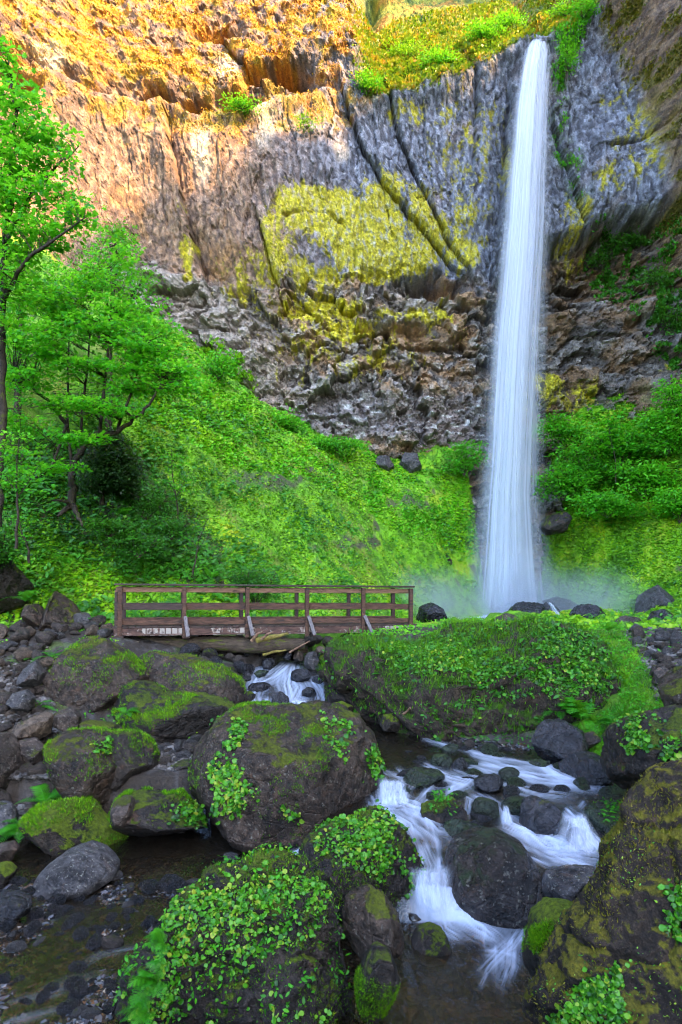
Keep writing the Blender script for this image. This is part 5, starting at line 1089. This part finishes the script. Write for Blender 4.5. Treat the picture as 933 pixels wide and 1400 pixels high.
sapling('thin sapling with spreading leaves before the cliff on the right slope', (842, 660, 38), 90, -10, 15, 30, leaf=.22, spread=34, grp=None)

# shrubs on the slopes
def shrub(label, c, ru, rv_, seed, mat=L_SALAL, leaf=.13, n=40, spr=(.3, .55), rd=.9, grp=None, shape=SH_OVAL, lvar=(0, 1.), spray=26):
    u, v, d = c
    br = [([(u, v + rv_, d), (u + ru * a * .5, v + rv_ * .3, d), (u + ru * a, v - rv_ * .6, d + .3 * b)], .03, .008) for a, b in ((-.7, 1), (-.25, -1), (.2, 1), (.65, -1))]
    tree('shrub', label, (u, v + rv_, d), br, [(u, v, d, ru, rv_, rd, n), (u - ru * .35, v - rv_ * .35, d, ru * .5, rv_ * .6, rd * .7, n // 4), (u + ru * .4, v + rv_ * .2, d, ru * .55, rv_ * .6, rd * .7, n // 4)], mat, leaf, 'shrub', grp, seed, spray=spray, spr=spr, shape=shape, twig=.006, k=5, lvar=lvar)
shrub('bushy green shrub at the cliff foot above the left slope', (382, 578, 37), 38, 16, 31, leaf=.2, n=46, spr=(.5, .9))
shrub('small shrub at the base of the grey cliff left of the bushy shrub', (318, 552, 36), 24, 12, 32, leaf=.2, n=22, spr=(.4, .7), lvar=(0, .7))
shrub('mossy green shrub on the rib of rock left of the cliff foot', (300, 500, 35), 26, 20, 33, leaf=.2, n=30, spr=(.4, .8), lvar=(.2, .8))
shrub('low shrub line under the slabs in the middle of the cliff foot', (462, 608, 38.5), 44, 9, 34, leaf=.2, n=34, spr=(.5, .8))
shrub('leafy shrub close to the left side of the waterfall', (635, 625, 40), 22, 26, 35, leaf=.2, n=34, spr=(.5, .8), lvar=(.1, .8))
for i, (l, u, v, d, ru, rv_, n, lv) in enumerate([('bluish green shrub directly right of the waterfall', 770, 590, 40.5, 34, 26, 48, (.1, .8)), ('tall leafy shrub under the yellow patched rock', 800, 640, 39.5, 44, 34, 66, (.0, .7)), ('spreading shrub in the centre of the right slope', 850, 610, 39, 44, 26, 60, (.1, .8)), ('bright shrub below the thin sapling on the right', 880, 655, 38, 46, 26, 60, (.3, 1)),
    ('big shrub at the right edge under the cliff', 915, 590, 37.5, 40, 30, 60, (.2, .9)), ('bright shrub climbing the cliff at the right edge', 925, 545, 37, 24, 26, 30, (.3, 1)), ('low dark shrub beside the spray on the right', 770, 660, 39, 34, 24, 40, (.1, .8)), ('round shrub above the mossy bulge of the right slope', 830, 690, 37.5, 46, 18, 44, (.1, .8)), ('shrub at the right edge of the right slope', 930, 690, 36, 34, 26, 40, (.3, 1))]):
    shrub(l, (u, v, d), ru, rv_, 40 + i, leaf=.23, n=n, spr=(.5, .95), lvar=lv, grp='shrubs on the right slope')
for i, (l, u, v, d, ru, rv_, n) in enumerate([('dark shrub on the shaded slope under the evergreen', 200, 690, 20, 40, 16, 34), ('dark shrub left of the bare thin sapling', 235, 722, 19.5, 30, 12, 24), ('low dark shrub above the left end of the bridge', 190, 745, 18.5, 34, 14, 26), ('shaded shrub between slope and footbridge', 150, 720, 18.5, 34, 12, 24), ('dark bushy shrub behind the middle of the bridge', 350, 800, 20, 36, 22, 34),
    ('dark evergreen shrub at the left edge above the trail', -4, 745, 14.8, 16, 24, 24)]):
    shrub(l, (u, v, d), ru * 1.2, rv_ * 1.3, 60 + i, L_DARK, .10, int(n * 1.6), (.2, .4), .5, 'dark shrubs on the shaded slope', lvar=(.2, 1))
# growth on the cliff tops
for i, (l, u, v, ru, rv_, n, m) in enumerate([('bright green bush on the rim left of the fall lip', 665, 40, 40, 16, 60, L_SALAL), ('bush on the planted rim further left of the lip', 600, 70, 34, 14, 40, L_SALAL), ('small bush at the top edge above the lip', 700, 20, 30, 14, 36, L_SALAL), ('green bush right of the fall lip', 790, 35, 20, 12, 24, L_SALAL), ('bush at the top edge right of the lip', 780, 5, 34, 10, 30, L_SALAL),
    ('bush on the ledge under the dark cave', 335, 156, 34, 7, 26, L_SALAL), ('yellowish bush at the top edge of the lit tier', 560, 30, 34, 12, 24, L_MOSSG), ('trailing bush where the lit tier meets the grey wall', 505, 122, 26, 14, 30, L_SALAL), ('tuft of bush in the lit tier at the top', 420, 175, 16, 10, 12, L_MOSSG), ('hanging greenery under the overhang at the right', 880, 300, 36, 16, 40, L_DARK), ('dark hanging greenery on the wet rock at the right', 915, 370, 30, 26, 40, L_DARK), ('dark hanging greenery at the right edge of the lower band', 930, 430, 24, 30, 34, L_DARK),
    ('seam of green plants running down from the lip', 768, 95, 10, 40, 26, L_SALAL), ('patch of leaves on the dark rock under the right overhang', 850, 320, 24, 14, 20, L_DARK)]):
    c = cliff_at(u, v, .5); d = c[1]; uu = CX + F * c[0] / d; vv_ = VH - F * (c[2] - CZ) / d
    shrub(l, (uu, vv_, d), ru * .75, rv_ * .8, 80 + i, m, .17, int(n * .7), (.3, .8), .6, 'bushes on the cliff', lvar=(.1, .9))

# ---- ground cover: leaf-sized faces spread over ground and rocks
def ground_pts(region, n, rng, dens=None):
    reg = np.array(region, float); u = rng.uniform(reg[:, 0].min(), reg[:, 0].max(), n * 3); v = rng.uniform(reg[:, 1].min(), reg[:, 1].max(), n * 3)
    ok = sdist(u, v, reg) < 0; u, v = u[ok][:n], v[ok][:n]
    # march every sight line to the ground at once
    ds = np.geomspace(6, 43.5, 120); hit = np.full(len(u), np.nan); 
    for d in ds:
        m = np.isnan(hit)
        if not m.any(): break
        x = (u[m] - CX) / F * d; z = CZ - (v[m] - VH) / F * d; h = GH(x, np.full(m.sum(), d)); q = np.where(m)[0][z < h]; hit[q] = d
    m = ~np.isnan(hit); u, v, d = u[m], v[m], hit[m]
    lo, hi = d / (ds[1] / ds[0]), d.copy()
    for _ in range(7):
        mid = (lo + hi) / 2; un = CZ - (v - VH) / F * mid < GH((u - CX) / F * mid, mid); hi = np.where(un, mid, hi); lo = np.where(un, lo, mid)
    d = hi
    x = (u - CX) / F * d; return x, d, GH(x, d), u, v
# fast lookup of the ground sheet
_hx = np.linspace(-30, 28, 900); _hy = np.geomspace(4, 46, 700); _HX, _HY = np.meshgrid(_hx, _hy); _HG = H(_HX.ravel(), _HY.ravel()).reshape(_HX.shape)
def GH(x, y):
    i = (x + 30) / 58 * 899; j = np.log(np.clip(y, 4, 45.9) / 4) / math.log(46 / 4) * 699; i = np.clip(i, 0, 898.9); j = np.clip(j, 0, 698.9); a = i.astype(int); b = j.astype(int); fa = i - a; fb = j - b
    return (_HG[b, a] * (1 - fa) + _HG[b, a + 1] * fa) * (1 - fb) + (_HG[b + 1, a] * (1 - fa) + _HG[b + 1, a + 1] * fa) * fb
def cover(name, label, region, n, size, shape, mat, seed, thr=None, sc=.5, up=(0, -.5, 1), lift=.03, pts=None, vb=.5, jit=.42, ptup=None):
    rng = np.random.default_rng(7000 + seed); x, y, z, u, v = ground_pts(region, n, rng)
    k = fbm(P3(x * sc, y * sc, z * sc + seed), 4) + .5 * fbm(P3(x * sc * 5, y * sc * 5, z * sc * 5 + seed), 3)
    bn = fbm(P3(x * .28 + 5, y * .12, z * .3), 4) + .35 * fbm(P3(x * 1.2, y * 1.2, z * 1.2), 3); m = ~((y > 22) & (bn + .08 * rng.normal(size=len(x)) > .30) & (rng.random(len(x)) < .85)); x, y, z, k = x[m], y[m], z[m], k[m]
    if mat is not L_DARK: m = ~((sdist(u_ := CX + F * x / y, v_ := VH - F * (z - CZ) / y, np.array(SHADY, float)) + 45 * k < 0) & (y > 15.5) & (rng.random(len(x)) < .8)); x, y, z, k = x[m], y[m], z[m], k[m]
    if thr is not None: m = k + .12 * rng.normal(size=len(x)) > thr; x, y, z, k = x[m], y[m], z[m], k[m]
    y0 = y / 20.
    s = rng.uniform(*size, len(x)) 
    c = vb + .9 * fbm(P3(x * sc * 2, y * sc * 2, z * sc * 2 + 5), 3) + rng.normal(size=len(x)) * .14
    N = np.repeat(np.array([up], float), len(x), 0); pu = None
    if ptup is not None: pu = np.array(ptup)[None] + rng.normal(size=(len(x), 3)) * .45
    V, f, a = leaves(np.stack([x, y, z + lift * rng.random(len(x))], 1), N, s, shape, rng, c, up=pu, jit=jit)
    o = world_obj(name, V, f, mat, smooth=False, attrs={'var': a}); tag(o, label, None, None, 'stuff'); return o
LEFTS = [(100, 600), (150, 480), (220, 440), (300, 480), (350, 525), (440, 575), (560, 615), (660, 600), (660, 830), (560, 850), (120, 860), (-20, 860), (-20, 600)]
RIGHTS = [(735, 540), (760, 530), (850, 500), (945, 480), (960, 860), (740, 860), (740, 700)]
cover('ground_cover', 'bright leafy ground cover on the upper left slope', [(180, 560), (210, 450), (300, 480), (350, 525), (440, 580), (560, 640), (650, 645), (655, 760), (560, 735), (430, 660), (320, 640)], 26000, (.10, .26), SH_QUAD, L_GROUND, 1, -.22, .3, vb=.62)
cover('moss', 'yellow green moss and low growth on the left slope', LEFTS, 60000, (.06, .19), SH_QUAD, L_MOSSG, 2, None, .25, vb=.42)
cover('grass', 'grass blades combed downhill on the left slope', LEFTS, 9000, (.10, .22), SH_TRI * np.array([.10, 1, 1]), L_MOSSG, 3, -.1, .2, (0, -1, .5), ptup=(.45, -.5, -.45), vb=.5)
cover('ground_cover', 'leafy ground cover above the left end of the bridge', [(-20, 700), (150, 700), (330, 760), (450, 800), (450, 850), (110, 865), (100, 840), (-20, 840)], 15000, (.05, .13), SH_OVAL, L_GROUND, 4, -.12, .6, vb=.5)
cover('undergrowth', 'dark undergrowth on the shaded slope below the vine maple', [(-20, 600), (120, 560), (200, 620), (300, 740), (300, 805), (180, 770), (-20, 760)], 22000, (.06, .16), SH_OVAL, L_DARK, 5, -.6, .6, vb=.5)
cover('moss', 'yellow green moss on the right slope', RIGHTS, 42000, (.08, .22), SH_QUAD, L_MOSSG, 6, None, .25, vb=.45)
cover('ground_cover', 'leafy growth on the upper right slope', [(735, 540), (850, 500), (945, 490), (945, 700), (850, 720), (735, 720)], 16000, (.12, .28), SH_QUAD, L_GROUND, 7, -.15, .3, vb=.5)
cover('grass', 'fresh grass on the bank right of the mound', [(815, 860), (880, 860), (890, 940), (945, 930), (945, 1000), (860, 1030), (800, 1060), (780, 1000), (850, 960)], 4500, (.08, .18), SH_TRI * np.array([.07, 1, 1]), L_GRASS, 8, -.35, .9, (0, -1, .2), ptup=(0, -.1, 1), vb=.5)
cover('ground_cover', 'small leaves among the grass right of the mound', [(800, 860), (945, 855), (945, 1000), (860, 1030), (800, 1060), (780, 1000), (850, 960)], 9000, (.03, .09), SH_OVAL, L_SALAL, 9, -.1, .9, vb=.6)
cover('ground_cover', 'leaves among the stones of the left bank', [(-20, 865), (160, 870), (270, 970), (260, 1010), (60, 1010), (-20, 1100)], 3800, (.03, .075), SH_OVAL, L_GROUND, 10, .22, .9, vb=.5)
cover('ground_cover', 'leaves at the foot of the broad dark boulder', [(160, 985), (270, 985), (270, 1015), (180, 1010)], 1800, (.04, .08), SH_OVAL, L_GROUND, 11, None, .9, vb=.6, lift=.16)
cover('ground_cover', 'leaves on the rim in front of the waterfall', [(500, 848), (840, 838), (850, 862), (500, 872)], 4200, (.05, .11), SH_OVAL, L_GROUND, 12, -.1, .6, vb=.5, lift=.08)

cover('ground_cover', 'darker clumps of plants dotted over the left slope', LEFTS, 44000, (.10, .28), SH_OVAL, L_DARK, 13, .12, .35, lift=.25, vb=.75)
cover('ground_cover', 'darker clumps of plants dotted over the right slope', RIGHTS, 12000, (.10, .24), SH_OVAL, L_DARK, 14, .20, .35, lift=.25, vb=.75)
cover('weeds', 'small ferns and weeds on the slope above the trail', [(-20, 640), (330, 640), (600, 800), (600, 850), (-20, 850)], 9000, (.14, .34), SH_TRI * np.array([.16, 1, 1]), L_FERN, 15, .24, .55, (0, -1, .4), ptup=(0, -.2, .8), lift=.05, vb=.4)
cover('ground_cover', 'low weeds on the earth between mound and gravel bar', [(560, 990), (760, 985), (860, 1000), (860, 1060), (720, 1035), (560, 1008)], 1800, (.03, .08), SH_OVAL, L_DARK, 16, -.1, .9, vb=.6)
# growth rooted on the wall itself
def on_cliff(name, label, w, n, size, shape, mat, seed, vb=.5, ptup=(0, -.7, .5), lift=.15, blend=(0, -.8, .6)):
    rng = np.random.default_rng(7500 + seed); w = np.where((U > -30) & (U < 965) & (Vv > -130) & (Vv < 700), np.maximum(w, 0), 0) ** 1.5
    i = rng.choice(len(X), n, p=w / w.sum()); P_ = np.stack([X[i] + rng.uniform(-.05, .05, n), Yf[i] - lift * rng.random(n), Z[i] + rng.uniform(-.05, .05, n)], 1)
    c = vb + .7 * fbm(P_ * .5 + seed, 4) + .5 * fbm(P_ * 2.2, 2) + rng.normal(size=n) * .12
    V, f, a = leaves(P_, np.repeat(np.array([blend], float), n, 0), rng.uniform(*size, n), shape, rng, c, up=np.array(ptup)[None] + rng.normal(size=(n, 3)) * .5, jit=.5)
    o = world_obj(name, V, f, mat, smooth=False, attrs={'var': a}); tag(o, label, None, None, 'stuff')
on_cliff('moss', 'orange and yellow moss and dry grass on the sunlit upper tier', mo * (1 - vs), 16000, (.04, .13), SH_QUAD, leaf_mat('sunlit_dry_moss', [(.22, .09, .01), (.42, .19, .012), (.50, .32, .02), (.36, .40, .02)], .15), 1, .42)
on_cliff('ground_cover', 'grass and low plants on the planted rim left of the fall lip', vs * (Vv < 135), 36000, (.10, .30), SH_QUAD, leaf_mat('rim_plants', [(.03, .09, .005), (.12, .18, .008), (.30, .22, .012), (.40, .15, .012)], .3), 2, .45)
on_cliff('ivy', 'dark leaves hanging on the wet rock under the right overhang', poly_mask(wu, wv, [(820, 300), (960, 280), (960, 540), (900, 470), (850, 380)], 14) * sst(.0, .25, n2 + .4 * n4), 9000, (.14, .30), SH_OVAL, L_DARK, 3, .6)
on_cliff('ivy', 'line of green plants in the seam below the fall lip', np.maximum(np.exp(-(seam / 9) ** 2) * sst(-.1, .2, n2), poly_mask(wu, wv, [(752, 60), (790, 20), (815, 10), (800, 60), (765, 110)], 5)), 2400, (.10, .24), SH_OVAL, L_SALAL, 4, .45)
on_cliff('moss', 'moss and small plants on the grey rib left of the cliff foot', poly_mask(wu, wv, [(300, 470), (350, 520), (330, 560), (260, 520), (240, 470)], 14) * sst(-.2, .2, n2), 4000, (.10, .26), SH_QUAD, L_MOSSG, 5, .4)
on_cliff('moss', 'brown moss on the dark buttress in the upper right corner', bm_ * sst(.0, .3, n2 + n1) * (Vv < 380) * (Vv > -25), 7000, (.08, .22), SH_QUAD, leaf_mat('buttress_moss', [(.05, .045, .006), (.14, .11, .01), (.24, .20, .015)], .15), 6, .4)
def on_rock(label, name, r, n, size, shape, mat, seed, thr=.1, sc=1.6, nmin=-.2, region=None, ptup=None, vb=.55, lift=.012, jit=.45, blend=.55, hang=None):
    rng = np.random.default_rng(8000 + seed); V, N, Fc = r['V'], r['N'], r['F']
    a, b, c = V[Fc[:, 0]], V[Fc[:, 1]], V[Fc[:, 2]]; ar = np.linalg.norm(np.cross(b - a, c - a), axis=1)
    ce = (a + b + c) / 3; nn = np.cross(b - a, c - a) / (ar[:, None] + 1e-12)
    k = fbm(ce * sc + seed, 4) + .35 * fbm(ce * sc * 4 + seed, 3)
    w = ar * (nn[:, 2] > nmin) * sst(thr - .1, thr + .12, k) * ((nn[:, 1] < .35) | (nn[:, 2] > .5))
    if region is not None:
        uu = CX + F * ce[:, 0] / ce[:, 1]; vv = VH - F * (ce[:, 2] - CZ) / ce[:, 1]; m = np.zeros(len(uu))
        for rg in region: m = np.maximum(m, sst(14, -10, sdist(uu, vv, np.array(rg, float)) + 34 * k + 6))
        w = w * m
    if w.sum() <= 0: return
    i = rng.choice(len(Fc), n, p=w / w.sum()); t_ = rng.random((n, 2)); fl = t_.sum(1) > 1; t_[fl] = 1 - t_[fl]
    Pp = a[i] + (b - a)[i] * t_[:, :1] + (c - a)[i] * t_[:, 1:]; Nn = nn[i]
    Pp = Pp + Nn * (lift * rng.random(n)[:, None])
    N2 = Nn * blend + np.array([0, -.25, .6]); pu = None
    if ptup is not None: pu = np.array(ptup)[None] + Nn * .5 + rng.normal(size=(n, 3)) * .4
    cv = vb - .08 + .6 * k[i] + rng.normal(size=n) * .26
    Vv_, f, at = leaves(Pp, N2, size[0] + (size[1] * 1.15 - size[0]) * rng.random(n) ** 1.7, shape, rng, cv, up=pu, jit=jit)
    o = world_obj(name, Vv_, f, mat, smooth=False, attrs={'var': at}); tag(o, label, None, None, 'stuff'); return o
G_ = 'round_leaves'
on_rock('round leaves spread over the jagged foreground boulder', G_, front, 3000, (.014, .042), SH_DISC, L_CLOVER, 1, -.02, 1.8, .0, [[(250, 1215), (330, 1190), (400, 1200), (450, 1190), (470, 1240), (420, 1290), (330, 1330), (300, 1400), (170, 1420), (200, 1300)]], lift=.05)
on_rock('small pointed leaves among the round ones on the jagged foreground boulder', 'weeds', front, 1500, (.010, .05), SH_OVAL, L_SALAL, 61, .05, 2.6, .3, lift=.06, vb=.2)
on_rock('dark low plants on the mound', 'weeds', mound, 2200, (.04, .13), SH_OVAL, L_DARK, 62, .08, 1.6, .25, lift=.1, vb=.6)
on_rock('sparse leaves on the lower face of the jagged foreground boulder', G_, front, 420, (.018, .045), SH_DISC, L_CLOVER, 2, .15, 2.2, -.4, lift=.04)
on_rock('fine moss tufts on the jagged foreground boulder', 'moss_tufts', front, 9000, (.010, .03), SH_TRI * np.array([.25, 1, 1]), L_MOSSG, 3, .0, 1.6, -.2, ptup=(0, -.2, .8), vb=.15, lift=.0)
on_rock('round leaves on the dark boulder in front of the huge boulder', G_, leafy, 1500, (.02, .052), SH_DISC, L_CLOVER, 4, -.08, 1.8, .0, [[(430, 1120), (530, 1105), (585, 1190), (560, 1225), (500, 1200), (425, 1170)]], lift=.05)
on_rock('fine moss tufts on the dark boulder in front of the huge boulder', 'moss_tufts', leafy, 5000, (.012, .035), SH_TRI * np.array([.25, 1, 1]), L_MOSSG, 5, .02, 1.8, -.2, ptup=(0, -.2, .8), vb=.15)
on_rock('leaf patches on the left shoulder of the huge boulder', G_, big, 1300, (.03, .07), SH_DISC, L_CLOVER, 6, -.10, 1.5, -.3, [[(300, 990), (345, 985), (340, 1020), (300, 1040)], [(275, 1050), (330, 1030), (350, 1080), (330, 1120), (285, 1110)], [(440, 975), (480, 990), (470, 1060), (450, 1040)], [(500, 1010), (520, 1040), (518, 1075), (500, 1050)], [(385, 1105), (410, 1112), (405, 1130), (385, 1125)]], lift=.05)
on_rock('short moss tufts on the huge boulder', 'moss_tufts', big, 9000, (.012, .035), SH_TRI * np.array([.3, 1, 1]), L_MOSSG, 7, .12, 1.3, .1, ptup=(0, -.2, .8), vb=.12)
on_rock('leaves hanging between the huge boulder and the low mossy boulder', G_, mossl, 260, (.03, .06), SH_DISC, L_CLOVER, 8, -.5, 1.5, -.5, [[(245, 1085), (290, 1080), (285, 1125), (245, 1125)]], lift=.06)
on_rock('clusters of round leaves at the foot of the giant slanting boulder', G_, giant, 1300, (.018, .042), SH_DISC, L_CLOVER, 9, -.1, 2.0, -.6, [[(860, 1310), (935, 1300), (935, 1400), (740, 1400), (800, 1340)], [(880, 1230), (935, 1210), (935, 1290), (890, 1280)]], lift=.04)
on_rock('brown and green moss on the giant slanting boulder', 'moss_tufts', giant, 16000, (.008, .028), SH_TRI * np.array([.3, 1, 1]), leaf_mat('brown_green_moss', [(.05, .04, .005), (.12, .11, .008), (.20, .17, .015), (.22, .13, .03)], .2), 10, -.02, 1.5, -.3, ptup=(0, -.3, .7), vb=.5)
on_rock('tiny leaves scattered on the giant slanting boulder', G_, giant, 1300, (.008, .018), SH_OVAL, L_CLOVER, 11, .12, 2.6, -.2)
on_rock('trailing leaves on the dark boulder at the right edge', G_, right_, 900, (.025, .06), SH_DISC, L_CLOVER, 12, -.1, 1.6, -.2, [[(850, 985), (900, 985), (905, 1020), (860, 1030)], [(900, 990), (940, 985), (940, 1060), (905, 1040)]], lift=.05)
on_rock('broad leaves covering the mound', G_, mound, 11000, (.025, .075), SH_DISC, L_CLOVER, 13, -.12, .9, -.05, [[(500, 880), (560, 880), (700, 850), (800, 860), (855, 925), (820, 950), (700, 955), (600, 935), (520, 905)]], lift=.09, vb=.42)
on_rock('grass over the top of the mound', 'grass', mound, 15000, (.08, .20), SH_TRI * np.array([.06, 1, 1]), L_GRASS, 14, -.30, .6, .15, ptup=(.05, -.2, 1.), vb=.5, lift=.02)
on_rock('hanging leaves on the lower face of the mound', G_, mound, 650, (.035, .08), SH_DISC, L_CLOVER, 15, .0, 1.3, -.8, lift=.06, vb=.35)
on_rock('dark moss fringe on the mound face', 'moss_tufts', mound, 5000, (.03, .09), SH_TRI * np.array([.18, 1, 1]), L_MOSSG, 16, -.05, 1.2, -.6, ptup=(0, -.5, -.6), vb=.08)
for i, (l, r, n) in enumerate([('moss on the pyramid shaped boulder', 'tall pyramid shaped mossy boulder left of the bridge footing', 5000), ('moss on the long sloping slab', 'long sloping mossy slab below the bridge log', 4000), ('moss on the broad dark boulder', 'broad dark mossy boulder in front of the long sloping slab', 5000), ('moss on the rounded boulder behind the ferns', 'rounded green mossy boulder behind the ferns at the pool edge', 5000), ('moss on the low boulder by the pool', 'low moss topped boulder beside the pool under the huge boulder', 4000), ('moss on the dark overhanging boulder', 'dark overhanging boulder right of the blocky brown boulder', 2500), ('moss on the undercut rock', 'dark undercut rock beneath the right end of the bridge', 2500), ('moss on the blocky brown boulder', 'blocky brown boulder propped above a black hollow on the left bank', 2000)]):
    on_rock(l, 'moss_tufts', ROCKS[r], n, (.015, .045), SH_TRI * np.array([.3, 1, 1]), L_MOSSG, 30 + i, .05, 1.3, .1, ptup=(0, -.2, .8), vb=.22)
on_rock('small leaves on the blocky brown boulder', G_, capr, 90, (.03, .055), SH_DISC, L_CLOVER, 50, -.5, 1.5, -.2, [[(125, 1015), (150, 1012), (148, 1035), (120, 1035)]], lift=.04)
on_rock('sprig of leaves on the black rock in the rapids', G_, plantrock, 130, (.03, .06), SH_OVAL, L_FERN, 51, -.9, 1.5, -.3, [[(588, 1086), (612, 1084), (612, 1104), (588, 1106)]], lift=.10)
on_rock('leafy sprig on the flat topped dark rock', G_, rightplant, 150, (.03, .06), SH_OVAL, L_FERN, 52, -.9, 1.5, -.5, [[(822, 1094), (850, 1092), (850, 1122), (822, 1120)]], lift=.12)
on_rock('bright moss cushion beside the slanting boulder', 'moss_tufts', mossedge, 5000, (.008, .022), SH_TRI * np.array([.3, 1, 1]), L_MOSSG, 53, -.9, 1.5, -.5, [[(724, 1272), (748, 1268), (756, 1290), (735, 1305), (722, 1290)]], ptup=(0, -.5, .6), vb=.4, lift=.01)
on_rock('bright moss patch on the small upright rock', 'moss_tufts', ROCKS['small upright rock with one bright moss patch at the bottom pool'], 6000, (.008, .022), SH_TRI * np.array([.3, 1, 1]), L_MOSSG, 54, -.9, 1.5, -.7, [[(488, 1330), (515, 1345), (545, 1350), (545, 1392), (500, 1395)]], ptup=(0, -.5, .6), vb=.45, lift=.01)

# ---- ferns
def fern(label, base, L, n, seed, az=(0, 360), z0=None, el=(25, 65), group='ferns', mat=L_FERN, width=.14):
    rng = np.random.default_rng(9000 + seed); b = np.array(base, float); root = empty('fern', b, label, 'fern', group)
    for i in range(n):
        a = math.radians(rng.uniform(*az)); e = math.radians(rng.uniform(*el)); l = L * rng.uniform(.7, 1.1); m = 24
        t_ = np.linspace(0, 1, m); hd = np.array([math.cos(a), math.sin(a), 0])
        C_ = hd * (t_ * l * math.cos(e))[:, None] + up3 * (t_ * l * math.sin(e) - .55 * l * t_ ** 2.2)[:, None]
        g = np.gradient(C_, axis=0); g /= np.linalg.norm(g, axis=1)[:, None]; side = np.cross(g, up3); side /= np.linalg.norm(side, axis=1)[:, None] + 1e-9; nn = np.cross(side, g)
        V = []; Fq = []
        w = l * width * 2.2 * np.sin(np.pi * (t_ * .86 + .12)) ** .8 * (1 - .2 * t_)
        for j in range(2, m):
            for s in (-1, 1):
                p = C_[j]; d = side[j] * s * .92 + g[j] * .38 - nn[j] * .12 * rng.random(); q = p + d * w[j] * rng.uniform(.9, 1.08); hw = g[j] * l / m * .24
                k = len(V); V += [p - hw, p + hw, p + hw * .8 + (q - p) * .6, q, p - hw * .8 + (q - p) * .6]; Fq.append([k, k + 1, k + 2, k + 3, k + 4])
        G2 = Geo(); G2.tube(C_, np.linspace(.004, .0012, m) * (l / .5), 4); v2, q2 = G2.arrays(); nV = len(V)
        V = np.concatenate([np.array(V), v2]); var = np.clip(.5 + rng.normal() * .2 + .2 * rng.normal(size=len(V)) * 0, 0, 1)
        link('frond', make_mesh('frond', V, [np.array(Fq), q2 + nV], mat, smooth=False, attrs={'var': np.full(len(V), var)}), root)
    return root
def fern_px(label, u, v, d, *a, **k): return fern(label, w3(u, v, d), *a, **k)
fern_px('large bright fern in the grass at the right end of the mound', 795, 985, 10.6, .85, 14, 1, (20, 250), el=(35, 80))
fern_px('fern lower down beside the large bright fern', 812, 990, 10.3, .6, 10, 2, (180, 360), el=(20, 60))
fern_px('fern leaning from the lower face of the mound', 765, 975, 10.9, .5, 8, 3, (120, 280), el=(20, 70))
fern_px('bright fern above the rounded mossy boulder', 62, 1098, 8.5, .50, 11, 4, (-20, 200), el=(20, 65))
fern_px('small fern hanging left of the rounded mossy boulder', 34, 1130, 8.0, .42, 9, 5, (150, 360), el=(10, 60))
fern_px('fern tuft at the left edge of the pool', 8, 1145, 7.8, .3, 7, 6, (0, 360))
fern_px('bright fern at the left side of the jagged foreground boulder', 215, 1345, 4.15, .30, 12, 7, (90, 300), el=(20, 70))
fern_px('upper fern on the left shoulder of the jagged foreground boulder', 225, 1292, 4.3, .24, 9, 8, (90, 300), el=(30, 75))
fern_px('fern at the bottom edge of the jagged foreground boulder', 205, 1385, 4.0, .25, 9, 9, (90, 330), el=(20, 60))
fern_px('fern among the rocks left of the pyramid boulder', 40, 905, 12.2, .5, 9, 10, (0, 360))
fern_px('fern between the rocks below the trail', 70, 900, 12, .5, 9, 11, (0, 360))
fern_px('small fern beside the round grey stone', 50, 968, 10.6, .4, 8, 12, (0, 360))
fern_px('fern at the left edge by the trail', 35, 822, 15.2, .7, 10, 13, (0, 360))
fern_px('fern behind the left end of the footbridge', 290, 790, 18.8, .8, 10, 14, (0, 360))
fern_px('fern on the slope above the trail', 90, 770, 17.3, .7, 10, 15, (0, 360))
fern_px('fern on the shaded slope under the evergreen', 170, 705, 19.4, .8, 10, 16, (0, 360))
fern_px('fern at the top right end of the mound', 832, 862, 14.2, .6, 10, 17, (0, 360))
fern_px('small fern in the cleft of the broad dark boulder', 172, 975, 10.2, .35, 8, 18, (0, 360))
fern_px('fern tuft by the log end under the bridge', 128, 892, 13.2, .4, 8, 19, (0, 360))
